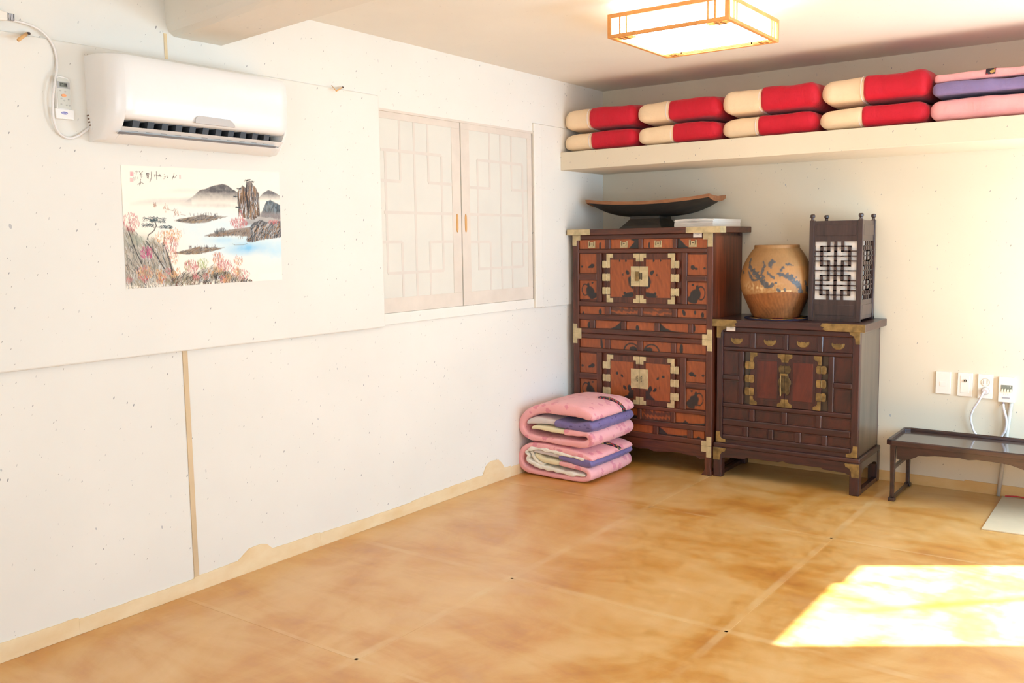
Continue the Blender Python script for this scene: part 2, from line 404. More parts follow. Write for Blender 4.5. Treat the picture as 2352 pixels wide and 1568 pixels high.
for i in range(230):
    q = (random.gauss(0, .13), random.gauss(0, .085)); k_ = 3.1 + random.uniform(0, .7)
    px_, py_ = 2.33 + q[0] * 1.2, -1.95 + q[1]
    c_ = Vector((px_ + .832 * k_, py_ + .555 * k_, .838 * k_)); a_ = Vector((random.uniform(-1, 1), random.uniform(-1, 1), random.uniform(-1, 1))).normalized(); b_ = a_.orthogonal().normalized()
    l_ = random.uniform(.018, .032); tg.add([c_ - a_ * l_, c_ + b_ * l_ * .5, c_ + a_ * l_, c_ - b_ * l_ * .5], [(0, 1, 2, 3)])
gt = thing('sun_dapple_tree', None, None, (5.6, .9, -.3), kind='structure')  # unseen tree added to break up the sun patch
obj('foliage', tg, simple('leaf_green', (.06, .14, .03), .6), gt, kind='stuff')
obj('trunk', G().tube([(5.9, 1.1, -.3), (5.8, .9, 1.2), (5.5, .4, 2.3), (5.0, -.2, 2.75)], .05, 8, .012), simple('bark', (.12, .08, .05), .9), gt)
# left wall dressing: an upper board standing proud, header band, sill and post round the little window
obj('upper_board', B(0.0, 0.026, Y0, -2.165, 0.992, 2.114), WALL, wl, bevel=0.006)
obj('header_band', G().box(0.0, 0.014, Y0, -2.165, 2.114, CZ).box(0.0, 0.014, -2.165, -0.842, 2.058, CZ).box(0.0, 0.014, -0.842, 0.0, 2.11, CZ), WALL, wl)
obj('sill_board', B(0.0, 0.012, -2.165, -0.842, 1.0, 1.056), WALL, wl, bevel=0.003)
obj('corner_board', B(0.0, 0.014, -0.762, -0.0, 0.995, 2.11), WALL, wl, bevel=0.004)
obj('window_post', B(0.0, 0.030, -0.845, -0.762, 1.0, 2.108), WALL, wl, bevel=0.006)
obj('seam_strip', B(0.0, 0.004, -3.300, -3.278, 0.0, 0.992), SEAM, wl, bevel=0.001)
obj('seam_strip', B(0.014, 0.017, -3.316, -3.304, 2.114, 2.21), BASE, wl)
# turned-up floor paper along the left wall, in pasted lengths with uneven upper edge
bl = thing('baseboard_left', None, None, (0, 0, 0), kind='structure')
random.seed(4)
cuts = [-6.6, -5.6, -4.62, -3.79, -3.302, -2.62, -1.98, -1.1, 0.0]
for i in range(len(cuts) - 1):
    a, b = cuts[i], cuts[i + 1]; n = max(4, int((b - a) / 0.03)); top = []
    for k in range(n + 1):
        y = a + (b - a) * k / n
        z = 0.062 + 0.006 * math.sin(3.1 * y + i) + random.uniform(-0.0015, 0.0015)
        for (c_, w_, h_) in ((-2.985, 0.085, 0.040), (-1.27, 0.10, 0.066)):
            if abs(y - c_) < w_: z += h_ * (1 - abs((y - c_) / w_) ** 3.4)
        top.append((y, z))
    gg = G(); gg.prism([(a, 0.0), (b, 0.0)] + top[::-1], 0.0, 0.0055 + 0.001 * (i % 2), 'yz')
    obj('pasted_strip', gg, BASE, bl)
bb = thing('baseboard_back', None, None, (0, 0, 0), kind='structure')
cuts = [0, 0.9, 1.62, 2.3, 3.1, 4.0]
for i in range(5):
    a, b = cuts[i], cuts[i + 1]
    obj('pasted_strip', G().prism([(a, 0), (b, 0), (b, 0.058 - 0.002 * i), (a, 0.062)], -0.005 - 0.0008 * (i % 2), 0.0, 'xz'), BASEB, bb)
# ceiling beam: a papered log, slightly skewed, rounded under-edges
gb = G(); rings = []
for k in range(25):
    x = 4.0 * k / 24; sk = -0.12 * x; ring = []
    a0, a1, zb = -3.302 + sk, -3.052 + sk, 2.206
    prof = [(a0 - .006, CZ), (a0 - .004, 2.33), (a0, 2.245), (a0 + .012, zb + .012), (a0 + .035, zb), (a0 + .12, zb - .002), (a1 - .03, zb), (a1, zb), (a1 + .002, zb + .012), (a1 + .004, CZ)]
    for q, (y, z) in enumerate(prof):
        w = noise.noise(Vector((x * 2.2, q * 0.8, 3.0))) * 0.006 if 0 < q < 9 else 0
        ring.append((x, y + w, z + w * 0.7))
    rings.append(ring)
gb.ring(rings, closed=True)
gb.f = [q[::-1] for q in gb.f]
obj('beam', gb, BEAMP, kind='structure')
# hanging shelf across the back wall
obj('shelf', B(0.0, X1, -0.531, 0.0, 1.846, 1.957), BACK, label='papered wall-to-wall shelf under the ceiling carrying the folded quilts', cat='shelf', bevel=0.004)

# ------------------------------------------------------------------ little paper window (sliding leaves)
wn = thing('window_1', None, None, (0, -1.5, 1.05), kind='structure')
obj('track', B(0.002, 0.016, -2.165, -0.845, 2.046, 2.058), SASH, wn)
obj('gap_shadow', B(0.001, 0.004, -0.853, -0.842, 1.058, 2.046), GAP, wn)
def leaf(y0, y1, st_l, st_r, xf, vlines, hlines, mull, hy):
    lf = obj('sliding_leaf', B(0.0, xf, y0, y1, 1.057, 2.048), DOORP, wn)
    g_ = G(); z0, z1 = 1.057, 2.048
    g_.box(xf, xf + .0025, y0, y1, z0, z0 + 0.075).box(xf, xf + .0025, y0, y1, z1 - 0.035, z1)
    if st_l: g_.box(xf, xf + .0025, y0, y0 + st_l, z0 + .075, z1 - .035)
    if st_r: g_.box(xf, xf + .0025, y1 - st_r, y1, z0 + .075, z1 - .035)
    obj('sash', g_, SASH, lf, bevel=0.001)
    w = 0.0075
    for (y, a, b) in vlines: obj('lattice_bar', B(xf, xf + .0012, y - w, y + w, a, b), LATT, lf)
    for (z, a, b) in hlines: obj('lattice_bar', B(xf, xf + .0015, a, b, z - w, z + w), LATT, lf)
    # oval finger pull
    y, z, hh = hy, 1.508, 0.056; oval = []
    for k in range(24):
        a = math.pi * 2 * k / 24; oval.append((y + 0.0085 * math.cos(a), z + (hh - .006) * (1 if math.sin(a) > 0 else -1) * (abs(math.sin(a)) ** 0.5)))
    obj('finger_pull', G().prism(oval, xf, xf + .005, 'yz'), HANDLE, lf, label='narrow oval orange wood finger pull')
zt_, zb_ = 2.013, 1.132
V = [(-2.004, 1.714, zt_), (-1.897, zb_, zt_), (-1.79, 1.716, zt_), (-1.683, 1.255, 1.86), (-2.112, 1.255, 1.86), (-2.004, zb_, 1.411), (-1.79, zb_, 1.411), (-1.683, 1.255, 1.86)]
Hh = [(1.862, -2.14, -1.683), (1.712, -2.165, -2.004), (1.715, -1.79, -1.60), (1.557, -2.13, -1.60), (1.411, -2.165, -2.004), (1.409, -1.79, -1.60), (1.255, -2.115, -1.683)]
leaf(-2.165, -1.5285, 0, 0.072, 0.005, V[:7], Hh, None, -1.564)
V = [(-1.268, 1.704, zt_), (-1.164, zb_, zt_), (-1.057, 1.706, zt_), (-1.380, 1.255, 1.858), (-0.946, 1.255, 1.858), (-1.270, zb_, 1.405), (-1.059, zb_, 1.405)]
Hh = [(1.857, -1.380, -0.946), (1.705, -1.455, -1.268), (1.705, -1.057, -0.90), (1.557, -1.455, -0.946), (1.406, -1.455, -1.270), (1.402, -1.059, -0.90), (1.255, -1.388, -0.955)]
leaf(-1.5255, -0.853, 0.072, 0.045, 0.010, V, Hh, None, -1.496)

# ------------------------------------------------------------------ Korean chests
def burl_grid(x0, x1, z0, z1, yf, marks, tone=1.0, dens=170, thick=0.010, seed=0, dark=(0.020, 0.014, 0.012), base=(0.36, 0.085, 0.017)):
    """board front with painted-in dark heartwood shapes (vertex colour), u right, v up, both 0..1"""
    w, h = x1 - x0, z1 - z0
    nx, nz = max(8, int(w * dens * 1.6)), max(8, int(h * dens * 1.6))
    U, V = np.meshgrid(np.linspace(0, 1, nx), np.linspace(0, 1, nz))
    rs = np.random.RandomState(seed + 11)
    n1 = np.zeros_like(U)
    for _ in range(10):
        fx, fz, ph = rs.uniform(3, 26), rs.uniform(2, 14), rs.uniform(0, 6.3)
        n1 += np.sin(fx * U * w * 10 + fz * V * h * 10 + ph) / 10
    mask = np.zeros_like(U)
    for mk in marks:
        if mk[0] == 'e':      # ellipse cx cy rx ry rot
            _, cx, cy, rx, ry, rt = mk
            dx, dy = (U - cx) * w / h, V - cy; c_, s_ = math.cos(rt), math.sin(rt)
            d = ((dx * c_ + dy * s_) / (rx * 1.0)) ** 2 + ((-dx * s_ + dy * c_) / ry) ** 2
            mask = np.maximum(mask, np.clip((1.15 + 0.55 * n1 - d) * 3, 0, 1))
        elif mk[0] == 'r':    # ring
            _, cx, cy, rx, ry, tw = mk
            d = np.sqrt((((U - cx) * w / h) / rx) ** 2 + ((V - cy) / ry) ** 2)
            mask = np.maximum(mask, np.clip((tw - np.abs(d - 1)) * 12, 0, 1))
        elif mk[0] == 'h':    # dark below a curve through points (u, v)
            pu, pv = [p[0] for p in mk[1]], [p[1] for p in mk[1]]
            e = np.interp(U, pu, pv)
            mask = np.maximum(mask, np.clip((e - V + 0.05 * n1) * 14, 0, 1))
        elif mk[0] == 't':    # dark above a curve
            e = np.interp(U, [p[0] for p in mk[1]], [p[1] for p in mk[1]])
            mask = np.maximum(mask, np.clip((V - e + 0.05 * n1) * 14, 0, 1))
        elif mk[0] == 's':    # soft brown streaks
            mask = np.maximum(mask, 0.72 * np.clip(0.9 + 1.1 * np.sin(V * 9 + 2 * np.sin(U * 3) + n1 * 3), 0, 1) * mk[1])
    b = np.array(base) * tone; dk = np.array(dark)
    sh = (1 + 0.22 * n1)[..., None]
    col = b * sh * (1 - mask[..., None]) + dk * mask[..., None]
    v = [(x0 + w * U[j, i], yf, z0 + h * V[j, i]) for j in range(nz) for i in range(nx)]
    f = [(j * nx + i, j * nx + i + 1, (j + 1) * nx + i + 1, (j + 1) * nx + i) for j in range(nz - 1) for i in range(nx - 1)]
    k = len(v); v += [(x0, yf + thick, z0), (x1, yf + thick, z0), (x1, yf + thick, z1), (x0, yf + thick, z1)]
    f += [(k + 3, k + 2, k + 1, k)]
    f += [tuple([k, k + 1] + [i for i in range(nx - 1, -1, -1)]), tuple([k + 2, k + 3] + [(nz - 1) * nx + i for i in range(nx)])]
    f += [tuple([k + 3, k] + [j * nx for j in range(nz)]), tuple([k + 1, k + 2] + [j * nx + nx - 1 for j in range(nz - 1, -1, -1)])]
    g_ = G(); g_.v, g_.f = v, f
    g_.c = np.vstack([col.reshape(-1, 3), np.tile(b, (4, 1))])
    return g_
def ell(cx, cz, sx, sz, w, t, step=0):
    """L-shaped strap polygon with its corner at (cx, cz), arms sx*w and sz*t long"""
    a = 0.026
    return [(cx, cz), (cx + sx * w, cz), (cx + sx * w, cz + sz * a), (cx + sx * a * .95, cz + sz * a), (cx + sx * a * .95, cz + sz * t), (cx, cz + sz * t)]
def hinge(parent, x, z0, z1, yf, mat, pointed, lab=None):
    h = (z1 - z0); g_ = G(); c_ = h * (0.12 if pointed else 0.2)
    for s_ in (-1, 1):
        xa, xb = x + s_ * 0.003, x + s_ * 0.0275
        mid = (xa + xb) / 2
        if pointed: poly = [(xa, z0 + c_), (xa + (mid - xa) * .6, z0), (mid, z0 + c_ * .6), (xb - (xb - mid) * .4, z0), (xb, z0 + c_), (xb, z1 - c_), (xb - (xb - mid) * .4, z1), (mid, z1 - c_ * .6), (xa + (mid - xa) * .6, z1), (xa, z1 - c_)]
        else: poly = [(xa, z0), (xb - s_ * .006, z0), (xb, z0 + c_), (xb, z1 - c_), (xb - s_ * .006, z1), (xa, z1)]
        g_.prism(poly, yf - 0.0025, yf, 'xz')
    g_.cyl((x, yf - 0.002, z0 + .002), (x, yf - 0.002, z1 - .002), 0.0028, 8)
    return obj('hinge', g_, mat, parent, bevel=0.0006, seg=1)

def chest_body(root, x0, x1, yf, zb, zt, wood_side, side_panel=True):
    obj('carcass', B(x0 + .012, x1 - .012, yf + .018, -.012, zb, zt), wood_side, root)
    for x in (x0, x1):
        s_ = 1 if x == x1 else -1; a, b = sorted((x, x - s_ * .012))
        obj('side_board', B(a, b, yf + .030, -.032, zb + .03, zt - .02), wood_side, root)

# ---- tall two-tier chest with bright persimmon panels
T = thing('stacked_chest', 'tall reddish two-tier chest with orange burl panels and pale brass corner mounts', 'chest', (0.5275, -0.24, 0))
X0, X1c, YF = 0.050, 1.005, -0.450
chest_body(T, X0, X1c, YF, .178, 1.44, W1S)
obj('top_board', B(0.028, 1.061, -0.482, -0.004, 1.439, 1.474), W1H, T, bevel=0.003)
for x in ((X0, .092), (.966, X1c)):
    obj('corner_post', B(x[0], x[1], YF - .003, YF + .035, .178, .815), W1, T, bevel=0.004)
    obj('corner_post', B(x[0], x[1], YF - .003, YF + .035, .815, 1.44), W1, T, bevel=0.004)
for x in (X0, X1c - .03):
    obj('corner_post', B(x, x + .03, -.035, -.006, .178, 1.44), W1, T, bevel=0.004)
for a, b in ((1.409, 1.44), (1.323, 1.351), (.989, 1.020), (.901, .939), (.815, .849), (.783, .8148), (.696, .724), (.359, .386), (.261, .297), (.178, .214)):
    obj('rail', B(.090, .968, YF - .002, YF + .02, a, b), W1H, T, bevel=0.007, seg=3)
def muntins(T_, xs_, z0, z1, mat, yf, dd=0.002):
    for a, b in xs_: obj('muntin', B(a, b, yf - dd, yf + .02, z0 - .004, z1 + .004), mat, T_, bevel=0.007, seg=3)
muntins(T, ((.284, .323), (.516, .548), (.746, .777)), 1.351, 1.409, W1, YF)
muntins(T, ((.221, .259), (.805, .843)), 1.020, 1.323, W1, YF)
muntins(T, ((.281, .323), (.513, .546), (.743, .778)), .939, .989, W1, YF)
muntins(T, ((.169, .210), (.394, .433), (.628, .662), (.851, .883)), .849, .901, W1, YF)
muntins(T, ((.281, .320), (.509, .548), (.738, .773)), .724, .783, W1, YF)
muntins(T, ((.219, .257), (.797, .838)), .386, .696, W1, YF)
muntins(T, ((.281, .320), (.509, .540), (.735, .769)), .297, .359, W1, YF)
muntins(T, ((.169, .210), (.394, .433), (.618, .656), (.848, .884)), .214, .261, W1, YF)
for a, b, c_, d in ((.090, .225, 1.153, 1.197), (.84, .968, 1.152, 1.190), (.090, .225, .518, .560), (.836, .968, .514, .553)):
    obj('rail', B(a, b, YF - .003, YF + .02, c_, d), W1H, T, bevel=0.007, seg=3)
yp = YF + .009
def bp(x0, x1, z0, z1, marks, sd_, tone=1.0, name='burl_panel', par=T):
    return obj(name, burl_grid(x0, x1, z0, z1, yp, marks, tone, seed=sd_), BURL, par)
# four small drawers on top, each with a square plate and drop handle
dm = [[('e', .80, .3, .10, .45, 0)], [('t', [(0, 1.4), (.62, 1.15), (.84, .72), (1, .2)]), ('h', [(0, -.5), (.6, -.1), (.75, .35), (.9, .9), (1, 1.2)])],
      [('e', .20, .3, .10, .42, 0)], [('h', [(0, 1.2), (.12, .8), (.28, .25), (.45, -.1), (1, -.5)])]]
for i, (a, b) in enumerate(((.094, .283), (.324, .515), (.549, .745), (.778, .967))):
    d = bp(a + .001, b - .001, 1.352, 1.408, dm[i], i, 1.15, 'drawer')
    cx = (a + b) / 2 - (0.004 if i < 2 else -.002); q = yp
    g_ = G()
    g_.prism([(cx - .025, 1.357), (cx + .025, 1.357), (cx + .025, 1.399), (cx + .013, 1.399), (cx + .013, 1.393), (cx - .013, 1.393), (cx - .013, 1.399), (cx - .025, 1.399)], q - .002, q, 'xz')
    obj('handle_plate', g_, BR1, d)
    obj('plate_cutout', G().box(cx - .017, cx - .013, q - .0026, q - .002, 1.370, 1.397).box(cx + .013, cx + .017, q - .0026, q - .002, 1.370, 1.397).box(cx - .006, cx + .006, q - .0026, q - .002, 1.380, 1.384), BRD, d, label='dark pierced slots in the plate')
    obj('drop_handle', G().tube([(cx - .016, q - .005, 1.394), (cx - .018, q - .011, 1.372), (cx - .008, q - .012, 1.366), (cx + .008, q - .012, 1.366), (cx + .018, q - .011, 1.372), (cx + .016, q - .005, 1.394)], .002, 6), BR1, d, smooth=True)
# square side panels
tea = [('e', .62, .38, .26, .34, .5), ('e', .50, .72, .08, .16, 0), ('e', .78, .18, .26, .16, .4), ('r', .32, .50, .20, .30, .16), ('e', .74, .88, .07, .05, 0)]
teaR = [(m_[0], 1 - m_[1], m_[2], m_[3], m_[4], -m_[5] if m_[0] == 'e' else m_[5]) for m_ in tea]
up_ = [('e', .74, .38, .13, .11, .3), ('e', .58, .32, .10, .06, .2), ('e', .13, .34, .07, .06, 0)]
upR = [(m_[0], 1 - m_[1], m_[2], m_[3], m_[4], -m_[5]) for m_ in up_]
bp(.095, .220, 1.198, 1.321, up_, 5); bp(.095, .220, 1.034, 1.152, tea, 6)
bp(.844, .965, 1.191, 1.313, upR, 5); bp(.844, .966, 1.022, 1.150, teaR, 6)
bp(.094, .218, .561, .686, up_, 8, .9); bp(.094, .218, .395, .517, tea, 9, .9)
bp(.839, .960, .554, .680, upR, 8, .9); bp(.839, .960, .393, .513, teaR, 9, .9)
obj('lower_filler', B(.094, .218, YF + .006, YF + .02, .386, .395), W1H, T)
# rows of long panels
for i, (a, b) in enumerate(((.096, .280), (.324, .512), (.547, .742), (.779, .965))):
    bp(a, b, .940, .988, [[('e', .80, .3, .22, .40, 0), ('e', .12, .1, .12, .2, 0)], [('s', 1.0)], [('s', .9)], [('e', .22, .55, .22, .42, .4), ('e', .60, .65, .16, .25, 0), ('e', .86, .35, .2, .35, 0)]][i], 20 + i, 1.0)
for i, (a, b) in enumerate(((.095, .168), (.211, .393), (.434, .627), (.663, .850), (.884, .963))):
    bp(a, b, .850, .900, [[('e', .95, .3, .3, .5, 0)], [('h', [(0, .0), (.3, .05), (.6, .1), (.8, .4), (1, 1.0)])], [('e', .38, .25, .26, .35, 0)], [('h', [(0, 1.0), (.2, .45), (.45, .12), (.8, .05), (1, 0)])], [('e', .0, .5, .2, .5, 0)]][i], 30 + i, 1.05)
for i, (a, b) in enumerate(((.096, .280), (.321, .508), (.549, .737), (.774, .962))):
    bp(a, b, .725, .782, [[('e', .85, .5, .16, .7, .1)], [('r', .78, -.1, .9, .8, .14), ('e', .85, .1, .5, .3, 0)], [('r', .30, -.1, .9, .8, .14), ('e', .2, .1, .5, .3, 0)], [('e', .16, .4, .2, .6, 0)]][i], 40 + i, .92)
for i, (a, b) in enumerate(((.096, .280), (.321, .508), (.541, .734), (.770, .957))):
    bp(a, b, .298, .358, [[('h', [(0, .1), (1, .4)])], [('h', [(0, .6), (1, .3)])], [('s', 1.0)], [('h', [(0, .12), (.25, .1), (.33, .4), (.45, .12), (.6, .1), (1, .25)])]][i], 50 + i, .95)
for i, (a, b) in enumerate(((.095, .168), (.211, .393), (.434, .617), (.657, .847), (.885, .955))):
    bp(a, b, .215, .260, [[], [('h', [(0, .3), (1, .2)])], [('e', .1, .3, .3, .5, 0)], [('h', [(0, 1.1), (.15, .7), (.3, .2), (.7, .15), (1, .3)])], [('h', [(0, 0), (.3, .1), (.5, .4), (.75, .1), (1, 0)])]][i], 60 + i, 1.0)
# the two pairs of doors
def door_pair(z0, z1, zl0, zl1, hz, seed, mL):
    for s_ in (0, 1):
        xa, xb = ((.297, .5285), (.5305, .765))[s_]
        dr = obj('door', B(xa, xb, YF - .001, YF + .014, z0, z1), W1, T, bevel=0.0015)
        px = ((.325, .487), (.572, .736))[s_]
        marks = mL if s_ == 0 else [(k[0], 1 - k[1], *k[2:5], -k[5] if k[0] == 'e' else k[5]) for k in mL]
        obj('door_burl_panel', burl_grid(px[0], px[1], z0 + .036, z1 - .038, YF - .003, marks, .95, seed=seed, thick=.003), BURL, dr)
        # thin beads beside the meeting stile
        for x in ((.492, .500, .518), (.541, .559, .566))[s_]:
            obj('bead', B(x, x + .002, YF - .003, YF - .001, z0 + .03, z1 - .03), W1S, dr)
        xo = xa if s_ == 0 else xb; sg = 1 if s_ == 0 else -1
        xi = .5283 if s_ == 0 else .5307
        for zc, sz in ((z1, -1), (z0, 1)):
            obj('corner_mount', G().prism(ell(xo, zc, sg, sz, .046, .046), YF - .003, YF - .001, 'xz'), BR1, dr)
            obj('corner_mount', G().prism(ell(xi, zc, -sg, sz, .042, .048), YF - .003, YF - .001, 'xz'), BR1, dr)
        for a, b in hz: hinge(dr, xo - sg * .0015, a, b, YF - .003, BR1, True)
        pl = (.470, .5288) if s_ == 0 else (.5302, .589)
        lp = obj('lock_plate', B(pl[0], pl[1], YF - .006, YF - .003, zl0, zl1), BR1, dr, bevel=0.0008, label='square pale brass lock plate')
        cz = (zl0 + zl1) / 2
        if seed < 80:
            if s_ == 0: obj('lock_box', G().box(.503, .5275, YF - .016, YF - .006, cz - .028, cz + .030), BR2, lp, bevel=0.002, label='darker brass lock box')
            else: obj('keyhole', G().box(.5315, .537, YF - .0075, YF - .006, cz - .018, cz + .02).box(.541, .5475, YF - .0075, YF - .006, cz - .02, cz + .022), BRD, lp)
        else:
            cx = .5155 if s_ == 0 else .5425
            obj('keyhole', G().box(cx - .003, cx + .003, YF - .0075, YF - .006, cz - .018, cz + .018).box(cx - .009, cx - .006, YF - .0075, YF - .006, cz - .008, cz + .010), BRD, lp)
            obj('ring_pull', G().tube([(cx + .006 * math.cos(a_ * .785), YF - .010, cz + .012 * math.sin(a_ * .785)) for a_ in range(9)], .0014, 6), BR1, lp, smooth=True)
door_pair(1.018, 1.321, 1.121, 1.243, ((1.231, 1.279), (1.149, 1.199), (1.066, 1.114)), 70,
          [('e', .74, .66, .05, .07, .7), ('e', .55, .60, .015, .04, 0), ('e', 1.0, .42, .16, .20, .1), ('e', .84, .06, .22, .07, .2), ('e', .62, .10, .04, .04, 0), ('e', .40, .98, .02, .035, 0), ('e', .68, .98, .03, .04, 0)])
door_pair(.388, .688, .490, .611, ((.596, .645), (.515, .564), (.432, .481)), 81,
          [('e', .28, .66, .04, .04, .4), ('e', .50, .60, .05, .03, -.8), ('e', .62, .28, .07, .04, -.8), ('e', .42, .35, .015, .05, 0), ('e', 1.0, .10, .28, .14, .7), ('e', .84, .26, .06, .12, .3), ('e', .80, -.02, .14, .10, 0)])
# corner and edge mounts
def mount(poly, y0, y1, mat=BR1, par=T): return obj('brass_mount', G().prism(poly, y0, y1, 'xz'), mat, par, bevel=0.0006, seg=1)
mount([(.0275, 1.4385), (.196, 1.4385), (.196, 1.4745), (.0275, 1.4745)], -.4845, -.482)
mount([(.848, 1.4385), (1.0615, 1.4385), (1.0615, 1.4745), (.848, 1.4745)], -.4845, -.482)
obj('brass_mount', B(1.061, 1.063, -.4845, -.40, 1.4385, 1.4745), BR1, T)
mount([(.050, 1.438), (.108, 1.438), (.108, 1.406), (.080, 1.406), (.080, 1.372), (.050, 1.372)], YF - .006, YF - .003)
mount([(1.005, 1.438), (.944, 1.438), (.944, 1.400), (.973, 1.400), (.973, 1.358), (1.005, 1.358)], YF - .006, YF - .003)
for sx, xo in ((1, .0495), (-1, 1.0055)):
    for za, zb in (((.874, .815), (.8142, .748)), ((.236, .179), (.1775, .112))):
        for z_a, z_b, up in ((za[0], za[1], 1), (zb[0], zb[1], -1)):
            hi, lo = max(z_a, z_b), min(z_a, z_b)
            near, far = (lo, hi) if up == 1 else (hi, lo); st = (near + (far - near) * .52)
            mount([(xo, near), (xo + sx * .062, near), (xo + sx * .062, st), (xo + sx * .031, st), (xo + sx * .031, far), (xo, far)], YF - .006, YF - .0028)
# stand: scalloped apron, feet and floor runners
ap = [(.09, .178), (.966, .178), (.966, .098), (.93, .092), (.90, .108), (.85, .106), (.80, .116), (.72, .112), (.68, .104), (.62, .103), (.58, .115), (.5275, .108), (.475, .115), (.435, .103), (.375, .104), (.335, .112), (.255, .116), (.205, .106), (.155, .108), (.125, .092), (.09, .098)]
obj('apron', G().prism(ap, YF + .002, YF + .022, 'xz'), W1H, T, bevel=0.003)
for s_, xo in ((1, .050), (-1, 1.005)):
    for yy in (YF - .004, -.045):
        obj('foot', G().prism([(xo, .178), (xo + s_ * .042, .178), (xo + s_ * .042, .09), (xo + s_ * .040, .04), (xo + s_ * .062, .0), (xo - s_ * .0, .0), (xo + s_ * .006, .05)], yy, yy + .04, 'xz'), W1, T, bevel=0.003)
    a, b = sorted((xo, xo + s_ * .03))
    obj('runner', B(a, b, YF + .02, -.02, 0.0, .028), W1, T, bevel=0.003)
    obj('side_apron', B(a, b, YF + .02, -.02, .118, .178), W1S, T)
tag_ = obj('price_tag', B(.884, .938, YF - .0085, YF - .0072, 1.413, 1.441), PAPER, T, label='small white paper tag')
obj('tag_print', G().box(.893, .930, YF - .0092, YF - .0085, 1.434, 1.4352).box(.905, .921, YF - .0092, YF - .0085, 1.4295, 1.431), TXT, tag_)

# ---- lower dark chest
T2 = thing('low_chest', 'dark plum-brown low chest with tarnished brass mounts on a floor stand', 'chest', (1.43, -0.22, 0))
XA, XB, Y2 = 1.022, 1.836, -0.420
chest_body(T2, XA, XB, Y2, .205, .897, W2S)
obj('top_board', B(1.0065, 1.868, -0.452, -0.004, .897, .938), W2H, T2, bevel=0.003)
for x in ((XA, 1.060), (1.798, XB)): obj('corner_post', B(x[0], x[1], Y2 - .003, Y2 + .034, .205, .897), W2, T2, bevel=0.004)
for x in (XA, XB - .034): obj('corner_post', B(x, x + .034, -.036, -.006, .205, .897), W2, T2, bevel=0.004)
obj('side_rail', B(XB - .014, XB - .001, Y2 + .03, -.03, .205, .245), W2S, T2, bevel=0.003)
obj('side_rail', B(XB - .014, XB - .001, Y2 + .03, -.03, .868, .897), W2S, T2, bevel=0.003)
for a, b in ((.862, .897), (.753, .777), (.418, .447), (.311, .352), (.224, .256)):
    obj('rail', B(1.058, 1.800, Y2 - .002, Y2 + .02, a, b), W2H, T2, bevel=0.008, seg=3)
obj('rail', B(1.058, 1.800, Y2 + .001, Y2 + .02, .205, .226), W2H, T2)
muntins(T2, ((1.222, 1.256), (1.420, 1.445), (1.608, 1.639)), .777, .862, W2, Y2)
muntins(T2, ((1.158, 1.187), (1.669, 1.701)), .447, .753, W2, Y2)
muntins(T2, ((1.221, 1.255), (1.411, 1.445), (1.603, 1.638)), .352, .418, W2, Y2)
muntins(T2, ((1.188, 1.219), (1.334, 1.368), (1.493, 1.526), (1.640, 1.671)), .256, .311, W2, Y2)
for a, b in ((1.058, 1.162), (1.697, 1.800)): obj('rail', B(a, b, Y2 - .003, Y2 + .02, .581, .613), W2H, T2, bevel=0.008, seg=3)
def pp(x0, x1, z0, z1, name='panel', mat=W2P):
    p_ = obj(name, B(x0, x1, Y2 + .008, Y2 + .018, z0, z1), mat, T2)
    obj('panel_bead', G().box(x0 + .008, x1 - .008, Y2 + .006, Y2 + .008, z0 + .008, z1 - .008), mat, p_, bevel=0.002)
    return p_
for a, b in ((1.0605, 1.2215), (1.2565, 1.4195), (1.4455, 1.6075), (1.6395, 1.7975)):
    d = pp(a, b, .778, .861, 'drawer'); cx, cz, q = (a + b) / 2, .815, Y2 + .006
    bat = [(0, -.021), (.012, -.020), (.024, -.014), (.033, -.004), (.036, .010), (.030, .015), (.026, .006), (.019, .010), (.013, .006), (.008, .013), (0, .010)]
    poly = [(cx + u, cz + w) for u, w in bat] + [(cx - u, cz + w) for u, w in bat[::-1][1:-1]]
    obj('handle_plate', G().prism(poly, q - .002, q, 'xz'), BR2, d, bevel=0.0006, seg=1)
    obj('drop_handle', G().tube(spline([(cx - .026, q - .004, cz + .012), (cx - .024, q - .012, cz - .004), (cx - .010, q - .014, cz - .014), (cx + .010, q - .014, cz - .014), (cx + .024, q - .012, cz - .004), (cx + .026, q - .004, cz + .012)], 4), .0022, 6), BR2, d, smooth=True)
    obj('handle_boss', G().lathe([(.001, -.006), (.008, -.004), (.010, 0)], 0, 0, 12), BR2, d) if False else None
for a, b in ((1.0605, 1.158), (1.701, 1.7975)):
    pp(a, b, .614, .752); pp(a, b, .448, .580)
for a, b in ((1.0605, 1.220), (1.256, 1.410), (1.446, 1.602), (1.639, 1.7975)): pp(a, b, .353, .417)
for a, b in ((1.0605, 1.187), (1.220, 1.333), (1.369, 1.492), (1.527, 1.639), (1.672, 1.7975)): pp(a, b, .257, .310)
